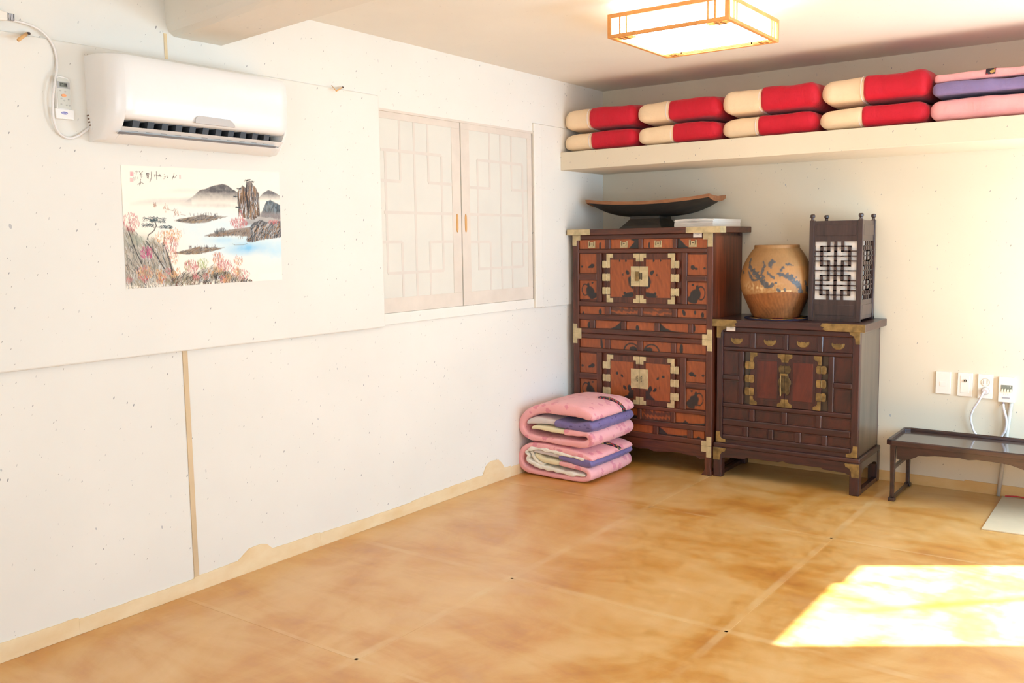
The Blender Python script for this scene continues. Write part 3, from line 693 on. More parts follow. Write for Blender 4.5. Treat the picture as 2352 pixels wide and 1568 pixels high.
for s_ in (0, 1):
    xa, xb = ((1.226, 1.4285), (1.4305, 1.633))[s_]; sg = 1 - 2 * s_
    dr = obj('door', B(xa, xb, Y2 - .001, Y2 + .014, .449, .752), W2, T2, bevel=0.0015)
    px = ((1.262, 1.391), (1.470, 1.594))[s_]
    obj('door_panel_moulding', B(px[0] - .006, px[1] + .006, Y2 - .003, Y2 - .001, .480, .720), W2, dr, bevel=0.002)
    obj('door_panel', B(px[0] + .006, px[1] - .006, Y2 - .0042, Y2 - .001, .492, .708), W2D, dr, bevel=0.0012, label='wine red door panel')
    xo, xi = (xa, 1.4283) if s_ == 0 else (xb, 1.4307)
    for zc, sz in ((.752, -1), (.449, 1)):
        for x_, sgn, w_, t_ in ((xo, sg, .042, .050), (xi, -sg, .040, .046)):
            poly = [(x_, zc), (x_ + sgn * w_, zc), (x_ + sgn * (w_ + .001), zc + sz * .016), (x_ + sgn * (w_ - .008), zc + sz * .024), (x_ + sgn * .026, zc + sz * .024), (x_ + sgn * .019, zc + sz * .036), (x_ + sgn * .018, zc + sz * t_), (x_, zc + sz * t_)]
            obj('corner_mount', G().prism(poly, Y2 - .0035, Y2 - .001, 'xz'), BR2, dr)
    for a, b in ((.655, .700), (.577, .622), (.502, .548)): hinge(dr, xo - sg * .0012, a, b, Y2 - .0035, BR2, False)
    half = [(0, .688), (.010, .686), (.026, .690), (.034, .672), (.030, .650), (.018, .640), (.022, .622), (.034, .604), (.036, .588), (.028, .568), (.030, .548), (.024, .528), (.014, .518), (.006, .532), (0, .528)]
    obj('lock_plate', G().prism([(xi - sg * u, w) for u, w in half], Y2 - .0065, Y2 - .0035, 'xz'), simple('dull_brass', (0.12, 0.080, 0.035), 0.4, 0.5, 0.5, 0.5, 40), dr, bevel=0.0008, seg=1)
obj('lock_key_bar', G().tube([(1.411, Y2 - .018, .634), (1.411, Y2 - .020, .58), (1.412, Y2 - .018, .516)], .0034, 8).box(1.407, 1.448, Y2 - .020, Y2 - .0065, .634, .644), BR2, T2, smooth=False, label='long hanging brass lock bar')
mount([(1.0062, .8965), (1.135, .8965), (1.150, .905), (1.140, .915), (1.155, .922), (1.150, .9385), (1.0062, .9385)], -.4545, -.452, BR2, T2)
mount([(1.8685, .8965), (1.665, .8965), (1.640, .905), (1.652, .915), (1.632, .922), (1.640, .9385), (1.8685, .9385)], -.4545, -.452, BR2, T2)
for sx, xo in ((1, 1.0215), (-1, 1.8365)):
    mount([(xo, .896), (xo + sx * .058, .896), (xo + sx * .052, .878), (xo + sx * .034, .872), (xo + sx * .026, .856), (xo + sx * .024, .828), (xo, .828)], Y2 - .006, Y2 - .003, BR2, T2)
    mount([(xo, .208), (xo + sx * .060, .208), (xo + sx * .060, .226), (xo + sx * .034, .232), (xo + sx * .026, .248), (xo + sx * .024, .272), (xo, .272)], Y2 - .006, Y2 - .003, BR2, T2)
for sx, xo in ((1, 1.011), (-1, 1.852)):
    mount([(xo, .176), (xo + sx * .078, .176), (xo + sx * .074, .158), (xo + sx * .054, .150), (xo + sx * .044, .134), (xo + sx * .040, .102), (xo, .102)], Y2 - .0185, Y2 - .0155, BR2, T2)
obj('stand_top', B(1.010, 1.853, -.438, -.002, .180, .205), W2H, T2, bevel=0.006, seg=3)
ap = [(1.05, .18), (1.81, .18), (1.81, .112), (1.79, .112), (1.775, .120), (1.66, .124), (1.645, .132), (1.46, .132), (1.43, .140), (1.40, .132), (1.215, .132), (1.20, .124), (1.085, .120), (1.07, .112), (1.05, .112)]
obj('apron', G().prism(ap, -.432, -.412, 'xz'), W2H, T2, bevel=0.002)
for s_, xo in ((1, 1.011), (-1, 1.852)):
    a, b = sorted((xo, xo + s_ * .052))
    obj('foot', B(a, b, -.4355, -.385, 0.0, .182), W2, T2, bevel=0.004)
    obj('foot', B(a, b, -.060, -.010, 0.0, .182), W2, T2, bevel=0.004)
    a, b = sorted((xo + s_ * .002, xo + s_ * .030))
    sp_ = [(-.39, .18), (-.055, .18), (-.055, .095), (-.075, .118), (-.12, .132), (-.222, .135), (-.325, .132), (-.37, .118), (-.39, .095)]
    obj('side_apron', G().prism(sp_, a, b, 'yz'), W2S, T2, bevel=0.003)
    obj('runner', B(a, b, -.39, -.055, 0.0, .026), W2, T2, bevel=0.003)
tag_ = obj('price_tag', B(1.083, 1.137, Y2 - .0085, Y2 - .0072, .870, .896), PAPER, T2, label='small white paper tag')
obj('tag_print', G().box(1.105, 1.128, Y2 - .0092, Y2 - .0085, .888, .8892).box(1.108, 1.120, Y2 - .0092, Y2 - .0085, .882, .8832), TXT, tag_)

# ------------------------------------------------------------------ things on the chests
# long wooden bowl on a pedestal
bw = thing('wooden_tray', 'long blackened wooden tray with upswept ends on a pedestal, on the tall chest', 'tray', (0.5, -0.205, 1.474))
def tray():
    g_ = G(); nx, ny = 40, 12; out, inn = [], []
    xa, xb, ya, yb = 0.075, 0.925, -0.345, -0.065
    for i in range(nx + 1):
        u = i / nx; e = abs(2 * u - 1); ro, ri = [], []
        for j in range(ny + 1):
            w = j / ny; q = abs(2 * w - 1)
            x = xa + (xb - xa) * u
            # the near side and far side bow outwards; ends slope in
            hw = 1 - 0.12 * e ** 2
            y = (ya + yb) / 2 + (yb - ya) / 2 * (2 * w - 1) * hw
            rim = 1.632 + 0.024 * e ** 2.2 + (0.004 if u > .5 else 0) * e
            bottom = 1.546 + (rim - 1.546 - .012) * (e ** 3.0)
            zo = bottom + (rim - bottom) * q ** 3.2 
            dip = 0.010 * (1 - q ** 2) * (e ** 8)
            ro.append((x, y, zo - dip)); ri.append((x, y, min(rim - dip, zo - dip + .014) if 0 < j < ny and 0 < i < nx else rim - dip + 0.006))
        out.append(ro); inn.append(ri)
    return out, inn, nx, ny
o_, i_, nx, ny = tray()
go = G(); go.ring(o_, False, False, closed=False)
k = len(go.v); gi = G(); gi.ring(i_, False, False, closed=False)
# join into one closed shell: outer black, inner/rim bare wood
rim = [(0, j) for j in range(ny + 1)] + [(i, ny) for i in range(1, nx + 1)] + [(nx, j) for j in range(ny - 1, -1, -1)] + [(i, 0) for i in range(nx - 1, 0, -1)]
rg = G()
so = [o_[a][b] for a, b in rim]; si = [i_[a][b] for a, b in rim]
def wid(p, q_, s_):  # lift the rim a little
    return (q_[0], q_[1], q_[2] + s_)
obj('tray_shell', go, WB, bw, smooth=True)
sh_ = obj('tray_inside', gi, WBR, bw, smooth=True)
rr = [[so[n], (so[n][0], so[n][1], si[n][2])] for n in range(len(rim))]
g_ = G(); n_ = len(rim); cx_, cy_ = .5, -.205
for s_ in (0,):
    v = []
    for n in range(n_):
        x, y, z = so[n]; zz = si[n][2]
        v += [(x, y, z - .010), (x + (0.002 if x > .5 else -.002), y + (.002 if y > cy_ else -.002), zz + .004), (x + (cx_ - x) * .03, y + (cy_ - y) * .06, zz + .004), (x + (cx_ - x) * .03, y + (cy_ - y) * .06, z - .006)]
    g_.add(v, [(4 * n + a, 4 * ((n + 1) % n_) + a, 4 * ((n + 1) % n_) + (a + 1) % 4, 4 * n + (a + 1) % 4) for n in range(n_) for a in range(4)])
obj('tray_rim', g_, WBR, bw, label='bare reddish-brown wooden rim')
pdst = [((.318, .620), (-.335, -.075), 1.4746), ((.335, .605), (-.325, -.085), 1.49), ((.372, .578), (-.285, -.125), 1.535), ((.372, .578), (-.285, -.125), 1.552)]
obj('pedestal', G().ring([[(a, c_, z), (b, c_, z), (b, d, z), (a, d, z)] for (a, b), (c_, d), z in pdst]), WB, bw, bevel=0.002)
# stack of paper
pt = thing('paper_stack', 'stack of white paper sheets lying beside the tray pedestal', 'paper', (0.86, -0.2, 1.474))
random.seed(9)
for i in range(7):
    z = 1.4745 + i * .0068; a = random.uniform(-.02, .02) - .04; ox, oy = random.uniform(-.003, .003), random.uniform(-.003, .003)
    pts = [(.700, -.325), (.950, -.325), (1.03, -.10), (.720, -.10)]
    rr_ = []
    for zz in (z, z + .0062):
        rr_.append([(x + ox, y + oy, zz + (.004 * math.sin((x - .7) * 12) * (i / 6) if i else 0)) for x, y in [(p[0] + (q[0] - p[0]) * t, p[1] + (q[1] - p[1]) * t) for p, q in zip(pts, pts[1:] + pts[:1]) for t in (0, .25, .5, .75)]])
    obj('sheaf', G().ring(rr_), PAPER, pt)

# jar
pm = [(0.0, .938), (.165, .938), (.168, .9405), (0.0, .9412)]
g_ = G(); nn = 48
def disc(g_, cx, cy, z, R, rings_, colf):
    v, f, c_ = [(cx, cy, z)], [], [colf(0, 0)]
    for i in range(1, rings_ + 1):
        for j in range(nn):
            a = 2 * math.pi * j / nn; v.append((cx + R * i / rings_ * math.cos(a), cy + R * i / rings_ * math.sin(a), z)); c_.append(colf(i / rings_, a))
    for j in range(nn): f.append((0, 1 + j, 1 + (j + 1) % nn))
    for i in range(rings_ - 1):
        for j in range(nn): f.append((1 + i * nn + j, 1 + (i + 1) * nn + j, 1 + (i + 1) * nn + (j + 1) % nn, 1 + i * nn + (j + 1) % nn))
    k = len(v); v += [(cx + R * math.cos(2 * math.pi * j / nn), cy + R * math.sin(2 * math.pi * j / nn), z - .004) for j in range(nn)]; c_ += [colf(1, 0)] * nn
    o0 = 1 + (rings_ - 1) * nn
    for j in range(nn): f.append((o0 + j, k + j, k + (j + 1) % nn, o0 + (j + 1) % nn))
    f.append(tuple(k + j for j in range(nn)))
    g_.v, g_.f, g_.c = v, f, np.array(c_)
pal = [(0.03, 0.04, 0.10), (0.55, 0.25, 0.04), (0.05, 0.07, 0.16), (0.35, 0.03, 0.12), (0.55, 0.33, 0.08), (0.03, 0.03, 0.06)]
disc(g_, 1.315, -.225, .9425, .190, 12, lambda r, a: pal[int(r * 5.9 + (1 if math.sin(a * 6) > 0 else 0)) % 6])
obj('round_mat', g_, MATM, label='round multicoloured woven mat under the jar on the dark chest', cat='mat')
prof = [(.098, 0), (.126, .003), (.138, .018), (.154, .055), (.176, .105), (.195, .15), (.2025, .19), (.2035, .225), (.1965, .27), (.182, .315), (.163, .352), (.144, .382), (.131, .398), (.128, .402), (.1265, .418), (.1225, .420), (.119, .414), (.122, .39), (.150, .34), (.18, .28), (.185, .2), (.15, .08), (.10, .02), (.001, .018)]
def jar():
    g_ = G(); n = 300; P = [Vector((r, 0, z)) for r, z in prof]; fine = spline(P, 14)
    v, c_ = [], []
    rs = np.random.RandomState(3)
    strokes = []
    def br(pts, w): 
        pts = spline([Vector((a, b, 0)) for a, b in pts], 6); strokes.extend([(p.x, p.y, w * (0.55 + .6 * math.sin(3.14 * i / (len(pts) - 1)))) for i, p in enumerate(pts)])
    # u = angle offset (rad) to the right of the camera-facing side, v = height
    br([(-.95, .31), (-.80, .285), (-.62, .265), (-.45, .235), (-.28, .195), (-.16, .19), (-.02, .21)], .020)
    br([(-.92, .275), (-.78, .25), (-.70, .225), (-.52, .225)], .012)
    br([(-1.02, .345), (-.93, .315)], .012); br([(-1.25, .27), (-1.1, .26)], .010)
    br([(-.42, .33), (-.36, .30), (-.42, .26), (-.30, .24)], .010)
    br([(-.12, .335), (-.18, .30)], .018); br([(-.25, .27), (-.12, .245), (-.04, .23)], .010)
    br([(.10, .275), (.20, .30)], .012); br([(.28, .315), (.52, .305)], .010)
    br([(.06, .26), (.22, .25), (.42, .235), (.60, .20), (.75, .16), (.85, .13)], .020)
    br([(.03, .175), (.10, .155), (.16, .135)], .012); br([(.22, .175), (.28, .15), (.38, .135)], .011)
    br([(.85, .22), (1.0, .17), (1.1, .15)], .014)
    for p in fine:
        for j in range(n):
            th = 2 * math.pi * j / n
            v.append((1.302 + p.x * math.cos(th), -.225 + p.x * math.sin(th), .9428 + p.z))
            # camera-facing direction is about -70 deg
            u = (math.degrees(th) + 70.6 + 180) % 360 - 180; u = math.radians(u); z = p.z
            nz = noise.noise(Vector((u * 3, z * 18, 1.5))); n2 = noise.noise(Vector((u * 14, z * 60, 4)))
            edge = .148 + .012 * math.sin(u * 2.3 + 1) + .006 * nz
            if z < edge:
                b = np.array([.27, .100, .030]) * (1 + .25 * nz + .10 * math.sin(u * 52 + z * 90 + 6 * nz) + .18 * n2)
            else:
                b = np.array([.40, .200, .070]) * (1 + .12 * nz)
                if z > .30: b = b * .72 + np.array([.22, .16, .08]) * .28
                if z < .225 and u < .35:
                    k_ = max(0, min(1, (0.5 + 2.0 * n2 + nz) )) * max(0, 1 - abs(u + .45) / .75) * max(0, 1 - abs(z - .185) / .04)
                    b = b * (1 - k_) + np.array([.74, .56, .29]) * k_
                if abs(z - .155) < .012 and 0 < u < .42: b = np.array([.66, .45, .22])
                best = 0
                for a, h, w in strokes:
                    d = math.hypot((u - a) * .19, z - h)
                    best = max(best, min(1, (w * (0.78 + .8 * n2) - d) / .0035))
                b = b * (1 - best) + np.array([.085, .085, .088]) * (1 + .4 * n2) * best
            c_.append(b)
    m_ = len(fine); f = []
    for i in range(m_ - 1):
        for j in range(n): f.append((i * n + j, i * n + (j + 1) % n, (i + 1) * n + (j + 1) % n, (i + 1) * n + j))
    f.append(tuple(range(n))[::-1])
    g_.v, g_.f, g_.c = v, f, np.array(c_); return g_
obj('jar', jar(), JARM, smooth=True, label='round brown stoneware jar with dark brushed leaves, on the dark chest', cat='jar')

# lattice lantern
LT = thing('lantern', 'square dark wooden lantern with fretwork sides at the end of the dark chest', 'lantern', (1.663, -.188, .938))
lx0, lx1, ly0, ly1 = 1.521, 1.808, -.325, -.048; zb_ = .9385
pw = .026
k_rows = []
for x in (lx0, lx1 - pw):
    for y in (ly0, ly1 - pw):
        p_ = obj('post', B(x, x + pw, y, y + pw, zb_, 1.496), W3, LT, bevel=0.002)
        obj('finial', G().lathe([(.010, 1.496), (.0085, 1.502), (.0085, 1.508), (.0135, 1.513), (.0135, 1.524), (.010, 1.529), (.002, 1.530)], x + pw / 2, y + pw / 2, 14), W3, p_)
def fret(u0, u1, z0, z1, put):
    """fretwork bars on a 6 x 12 grid of openings; put(ua,ub,za,zb) adds a bar in plan"""
    nc, nr = 6, 12; cw, ch = (u1 - u0) / nc, (z1 - z0) / nr; h = 0.0078
    joined = {((0, 0), (0, 1)), ((0, 0), (1, 0)), ((1, 2), (2, 2)), ((2, 1), (2, 2))}
    def unit(r, c_):
        rr_, cc_ = r % 6, c_
        if rr_ > 2: rr_ = 5 - rr_
        if cc_ > 2: cc_ = 5 - cc_
        return rr_, cc_
    def isj(a, b):
        A, B_ = unit(*a), unit(*b)
        if A == B_: return False
        return (A, B_) in joined or (B_, A) in joined
    for r in range(nr):
        for c_ in range(nc - 1):
            if not isj((r, c_), (r, c_ + 1)): put(u0 + cw * (c_ + 1) - h, u0 + cw * (c_ + 1) + h, z1 - ch * (r + 1) - .0034 * (r < nr - 1), z1 - ch * r + .0034 * (r > 0))
    for r in range(nr - 1):
        for c_ in range(nc):
            if not isj((r, c_), (r + 1, c_)): put(u0 + cw * c_ - h * (c_ > 0), u0 + cw * (c_ + 1) + h * (c_ < nc - 1), z1 - ch * (r + 1) - .0034, z1 - ch * (r + 1) + .0034)
fz0, fz1 = 1.058, 1.379
for nm, ax, at, sgn in (('front', 'x', ly0 + .006, 1), ('back', 'x', ly1 - .014, 1), ('right', 'y', lx1 - .014, 1), ('left', 'y', lx0 + .006, 1)):
    if ax == 'x': u0, u1 = lx0 + pw, lx1 - pw; mk = lambda a, b, c_, d, t0=0, t1=.008, at=at: (a, b, at + t0, at + t1, c_, d)
    else: u0, u1 = ly0 + pw, ly1 - pw; mk = lambda a, b, c_, d, t0=0, t1=.008, at=at: (at + t0, at + t1, a, b, c_, d)
    g_ = G(); g_.box(*mk(u0, u1, fz1, 1.492)).box(*mk(u0, u1, .952, fz0))
    g_.box(*mk(u0, u0 + .004, fz0, fz1)).box(*mk(u1 - .004, u1, fz0, fz1))
    pn = obj('side_frame', g_, W3, LT)
    out0, out1 = (-.003, 0) if nm in ('front', 'left') else (.008, .011)
    obj('raised_board', B(*mk(u0 + .012, u1 - .012, .972, 1.030, out0, out1)), W3, pn, bevel=0.001)
    obj('raised_board', B(*mk(u0 + .012, u1 - .012, 1.410, 1.470, out0, out1)), W3, pn, bevel=0.001)
    gf = G(); fret(u0 + .004, u1 - .004, fz0, fz1, lambda a, b, c_, d: gf.box(*mk(a, b, c_, d)))
    obj('fretwork', gf, W3, pn)
obj('paper_lining', G().box(lx0 + .0305, lx1 - .0305, ly0 + .022, ly0 + .0225, .958, 1.485).box(lx0 + .0305, lx1 - .0305, ly1 - .0225, ly1 - .022, .958, 1.485).box(lx0 + .03, lx0 + .0305, ly0 + .022, ly1 - .022, .958, 1.485), LANP, LT, label='white paper lining behind the fretwork')
obj('base_board', B(lx0 + .01, lx1 - .01, ly0 + .01, ly1 - .01, .950, .956), W3, LT)
for a_, b_ in ((ly0 + .002, ly0 + .024), (ly1 - .024, ly1 - .002)): obj('foot_rail', B(lx0, lx1, a_, b_, .9385, .955), W3, LT)

# ------------------------------------------------------------------ quilts on the shelf
def pad(x0, x1, y0, y1, z0, z1, endl, endr, seed, nx=44, nc=40, puff=0.006, z0r=None, z1r=None, ex=3.2, edge=0.07):
    """soft rounded pad lying along x; z0r/z1r give the heights at the right end"""
    g_ = G(); rings = []
    z0r = z0 if z0r is None else z0r; z1r = z1 if z1r is None else z1r
    us = [0.5 - 0.5 * math.cos(math.pi * i / nx) for i in range(nx + 1)]
    for u in us:
        x = x0 + (x1 - x0) * u
        a, b = z0 + (z0r - z0) * u, z1 + (z1r - z1) * u
        dl, dr = (x - x0), (x1 - x)
        e = 1.0
        if endl: e = min(e, math.sqrt(max(0.0, 1 - (1 - min(1, dl / endl)) ** 2)) )
        if endr: e = min(e, math.sqrt(max(0.0, 1 - (1 - min(1, dr / endr)) ** 2)) )
        e = max(e, 0.04)
        ring = []; cy, cz = (y0 + y1) / 2, (a + b) / 2 - (b - a) * .03 * (1 - e)
        hy = (y1 - y0) / 2 - edge * (1 - e) * .8; hz = (b - a) / 2 * e
        for j in range(nc):
            t = 2 * math.pi * j / nc; c_, s_ = math.cos(t), math.sin(t)
            py = cy + hy * math.copysign(abs(c_) ** (2 / (ex * 3.2)), c_) if True else 0
            # rounded front edge: quarter radius = half height
            r_ = min(hz, hy)
            yy = (hy - r_) * math.copysign(min(1, abs(c_) * 1.6), c_) + r_ * math.copysign(abs(c_) ** .9, c_)
            zz = hz * math.copysign(abs(s_) ** .72, s_)
            n_ = noise.noise(Vector((x * 7, yy * 6 + seed * 3.7, zz * 9 + seed))) * puff * 1.4 + noise.noise(Vector((x * 22, yy * 18, zz * 22 + seed * 5))) * puff * .35
            k = e * n_
            zq = cz + zz + (k if s_ > 0 else k * .2)
            ring.append((x, cy + yy + k * (c_ if abs(c_) > .6 else 0), max(zq, min(z0, z0r) if z0 < 1.96 else -9)))
        rings.append(ring)
    g_.ring(rings); return g_
YQ0, YQ1 = -.512, -.06
qb = [(-.0, .534, .211), (.536, 1.064, .763), (1.064, 1.608, 1.272), (1.612, 2.156, 1.826)]
qt = [(-.0, .527, .198), (.529, 1.065, .733), (1.069, 1.616, 1.292), (1.619, 2.162, 1.830)]
order = ['nearest the left wall', 'second from the left wall', 'third from the left wall', 'beside the pink bedding']
for lvl, rows in (('bottom', qb), ('top', qt)):
    for i, (a, b, s) in enumerate(rows):
        a += .012 if i == 0 else 0
        z0, z1 = (1.9575, 2.074) if lvl == 'bottom' else (2.083, (2.222, 2.216, 2.226, 2.232)[i])
        q = thing('folded_quilt', f'cream and red satin quilt in the {lvl} row, {order[i]}', 'quilt', ((a + b) / 2, (YQ0 + YQ1) / 2, z0), 'cream and red quilts folded on the shelf')
        sd_ = i * 2 + (lvl == 'top')
        yo = 0.006 * math.sin(sd_ * 2.1)
        obj('cream_section', pad(a, s + .03, YQ0 + yo, YQ1, z0, z1 - .004, .065, .03, sd_, z1r=z1 + .004), CREAM, q, smooth=True)
        obj('red_section', pad(s, b, YQ0 - .006 + yo, YQ1, z0, z1 + .004, .028, .05, sd_ + 30, z1r=z1 - (.0 if i < 3 or lvl == 'bottom' else -.0), z0r=z0), RED, q, smooth=True)
        # piping: a thin white loop round the seam
        g_ = G(); pts = []
        hz, cz = (z1 - z0) / 2, (z0 + z1) / 2
        for k in range(25):
            t = math.pi / 2 + math.pi * k / 24
            c_, s_ = math.cos(t), math.sin(t)
            pts.append((s - .001 + .014 * (1 - abs(s_) ** .7) * 0 + .012 * abs(s_) ** 3, (YQ0 + yo + YQ1) / 2 + ((YQ1 - YQ0) / 2 - hz) * math.copysign(min(1, abs(c_) * 1.6), c_) + hz * math.copysign(abs(c_) ** .9, c_) - .001, cz + hz * .97 * math.copysign(abs(s_) ** .72, s_)))
        g_.tube(pts, .0024, 6)
        obj('piping', g_, PIPE, q, smooth=True)
q = thing('folded_comforter', 'pink comforter with violet underside and embroidered band, top right of the shelf', 'comforter', (2.6, -.28, 2.078))
obj('violet_lining', pad(2.164, 3.05, YQ0 - .004, YQ1, 2.079, 2.150, .03, .05, 71, z1r=2.144), PURP2, q, smooth=True)
obj('pink_cover', pad(2.168, 3.05, YQ0 + .015, YQ1, 2.142, 2.190, .03, .05, 72), PINKP, q, smooth=True)
g_ = G(); rr_ = []
for k in range(9):
    t = math.pi * (1.02 - .46 * k / 8); y = (YQ0 + .036) + .024 * math.cos(t) * 1.25 if k < 6 else (YQ0 + .036) + .024 * math.cos(t) * 1.25; z = 2.166 + .0265 * math.sin(t)
    rr_.append([(2.404, y, z), (2.445, y, z), (2.445, y + .003, z - .003), (2.404, y + .003, z - .003)])
g_.ring(rr_); obj('embroidered_band', g_, BAND, q, label='dark embroidered band')
q = thing('folded_comforter', 'plain pink folded comforter, bottom right of the shelf beside the quilts', 'comforter', (2.6, -.28, 1.957))
obj('pink_cover', pad(2.156, 3.05, YQ0 + .002, YQ1, 1.9575, 2.073, .045, .05, 77, z1r=2.068), PINKP, q, smooth=True)

# ------------------------------------------------------------------ folded bedding on the floor
def ribbon(path, y0, y1, seed, puff=.006, nc=28, rnd=1.0, k=6, tilt=0.0, ps=1.0):
    """padded sheet: path of (x, z, thickness) extruded along y with rounded, slightly puffed edges"""
    P = spline([Vector(p) for p in path], k); rings = []
    for i, p in enumerate(P):
        a, b = P[max(i - 1, 0)], P[min(i + 1, len(P) - 1)]
        t = Vector((b.x - a.x, b.y - a.y)).normalized(); n = Vector((-t.y, t.x)); th = max(.002, p.z) / 2
        ring = []; ends = min(i, len(P) - 1 - i)
        for j in range(nc):
            an = 2 * math.pi * j / nc; c_, s_ = math.cos(an), math.sin(an)
            hy = (y1 - y0) / 2; r_ = min(th * 1.1, hy)
            yy = (hy - r_) * math.copysign(min(1, abs(c_) * 1.5), c_) + r_ * math.copysign(abs(c_) ** .9, c_) - (max(0, 3 - ends) * .004) * math.copysign(1, c_)
            q_ = th * math.copysign(abs(s_) ** .7, s_)
            nz = noise.noise(Vector((p.x * 8 * ps + seed, yy * 7, q_ * 8 + p.y * 9 * ps))) * puff * 1.3 + noise.noise(Vector((p.x * 26 * ps, yy * 22 + seed * 2, p.y * 26 * ps))) * puff * .5
            q_ += nz * (1 if s_ > 0 else -1) * .8
            ring.append((p.x + n.x * q_ + tilt * 0, (y0 + y1) / 2 + yy + nz * c_ * .6, max(0.0008, p.y + n.y * q_)))
        rings.append(ring)
    return G().ring(rings)
YB0, YB1 = -1.008, -.515
def bedding(name, lab, base, parts):
    t = thing(name, lab, 'bedding', base, 'folded pink bedding on the floor')
    out = []
    for nm, path, mat, dy0, dy1, sd_, pf, ps in parts:
        out.append(obj(nm, ribbon(path, YB0 + dy0, YB1 + dy1, sd_, pf, ps=ps), mat, t, smooth=True))
    return t, out
tl, _ = bedding('folded_bedding', 'lower pink folded bedding with white blanket tucked inside, on the floor', (.24, -.76, 0), [
    ('pink_cover', [(.505, .137, .022), (.495, .147, .044), (.42, .163, .050), (.30, .179, .042), (.16, .186, .036), (.075, .177, .040), (.030, .145, .046), (.008, .100, .044), (.020, .055, .044), (.07, .028, .044), (.20, .020, .036), (.36, .019, .036), (.455, .024, .040), (.492, .045, .048), (.480, .078, .040), (.40, .092, .036), (.30, .098, .034), (.298, .098, .010)], PINK, 0, 0, 1, .004, 1),
    ('violet_lining', [(.290, .138, .012), (.30, .136, .038), (.36, .128, .044), (.44, .122, .058), (.495, .124, .062), (.515, .130, .026)], PURP, -.004, 0, 5, .004, 1),
    ('grey_lining', [(.10, .150, .010), (.14, .150, .024), (.22, .146, .030), (.296, .139, .030)], GREYC, .004, -.03, 6, .003, 1),
    ('yellow_lining', [(.115, .138, .012), (.135, .122, .034), (.18, .105, .036), (.24, .101, .034), (.302, .098, .034)], YELC, .0, -.03, 7, .004, 1),
    ('white_blanket', [(.465, .139, .014), (.44, .146, .024), (.36, .154, .024), (.25, .164, .022), (.15, .170, .022), (.085, .160, .024), (.055, .138, .022), (.075, .120, .020), (.065, .098, .026), (.095, .078, .036), (.16, .063, .034), (.25, .054, .030), (.34, .048, .026), (.42, .046, .028), (.462, .047, .020), (.472, .050, .008)], WHIT, -.006, -.04, 8, .007, 3),
    ('white_blanket', [(.09, .150, .010), (.10, .132, .022), (.115, .108, .022), (.14, .088, .020), (.18, .078, .016)], WHIT, -.002, -.10, 9, .006, 3),
])
tu, _ = bedding('folded_bedding', 'upper pink folded bedding with violet and yellow inner layers, topmost of the floor stack', (.24, -.76, .205), [
    ('pink_cover', [(.512, .372, .020), (.500, .394, .070), (.44, .415, .082), (.34, .422, .086), (.22, .418, .080), (.115, .397, .070), (.045, .352, .058), (.020, .300, .050), (.038, .256, .046), (.085, .234, .042), (.20, .229, .038), (.34, .228, .038), (.455, .229, .044), (.500, .255, .060), (.485, .288, .048), (.42, .291, .040), (.335, .290, .038), (.332, .290, .010)], PINK, 0, 0, 12, .006, 1),
    ('violet_lining', [(.262, .338, .014), (.275, .336, .048), (.34, .330, .050), (.42, .328, .062), (.492, .338, .076), (.522, .352, .030)], PURP, -.004, 0, 13, .005, 1),
    ('grey_lining', [(.055, .312, .008), (.085, .330, .040), (.14, .340, .050), (.20, .340, .044), (.272, .338, .042)], GREYC, .004, -.03, 14, .003, 1),
    ('yellow_lining', [(.090, .288, .010), (.115, .296, .030), (.17, .297, .036), (.26, .293, .036), (.336, .290, .036)], YELC, .0, -.03, 15, .003, 1),
])
# embroidered bands wrapped over the right-hand edge of each top layer
def band(par, pts, y, w):
    rr_ = []
    P = spline([Vector((a, 0, b)) for a, b in pts], 5)
    for i, p in enumerate(P):
        a, b = P[max(0, i - 1)], P[min(i + 1, len(P) - 1)]; t = (b - a).normalized(); n = Vector((t.z, 0, -t.x)); n = n if n.z > 0 or n.x > 0 else -n
        yy = y + (len(P) - 1 - i) * -.0035; p = p + n * .007
        rr_.append([(p.x, yy, p.z), (p.x, yy + w, p.z), (p.x - n.x * .010, yy + w, p.z - n.z * .010), (p.x - n.x * .010, yy, p.z - n.z * .010)])
    obj('embroidered_band', G().ring(rr_), BAND, par, label='dark embroidered band')
band(tu, [(.410, .4640), (.445, .4600), (.482, .4480), (.512, .426), (.530, .398), (.532, .378)], -.665, .030)
band(tl, [(.43, .1895), (.46, .1835), (.492, .173), (.514, .158), (.516, .146)], -.690, .030)

# ------------------------------------------------------------------ ceiling lamp
LP = thing('ceiling_lamp', 'square orange wooden lattice lamp with glowing white panels on the ceiling', 'lamp', (1.455, -1.712, 2.25))
a0, a1, b0, b1, z0, z1 = 1.188, 1.728, -1.985, -1.428, 2.250, 2.347
e_ = .017
for (x, y) in ((a0, b0), (a1 - e_, b0), (a0, b1 - e_), (a1 - e_, b1 - e_)): obj('corner_stile', B(x, x + e_, y, y + e_, z0, z1), WL, LP, bevel=.001)
for z in (z0, z1 - e_):
    h = e_ * (1.0 if z > z0 else .75)
    for y in (b0, b1 - e_): obj('frame_rail', B(a0 + e_, a1 - e_, y, y + e_, z, z + h), WL, LP, bevel=.001)
    for x in (a0, a1 - e_): obj('frame_rail', B(x, x + e_, b0 + e_, b1 - e_, z, z + h), WL, LP, bevel=.001)
wv = .0065
for x in (a0 + .055, a0 + .085, a1 - .055 - .006, a1 - .085 - .006):
    for y in (b0 + .001, b1 - .006): obj('slat', B(x, x + wv, y, y + .005, z0 + .012, z1 - e_), WL, LP)
for y in (b0 + .055, b0 + .085, b1 - .055, b1 - .085):
    for x in (a0 + .001, a1 - .006): obj('slat', B(x, x + .005, y, y + wv, z0 + .012, z1 - e_), WL, LP)
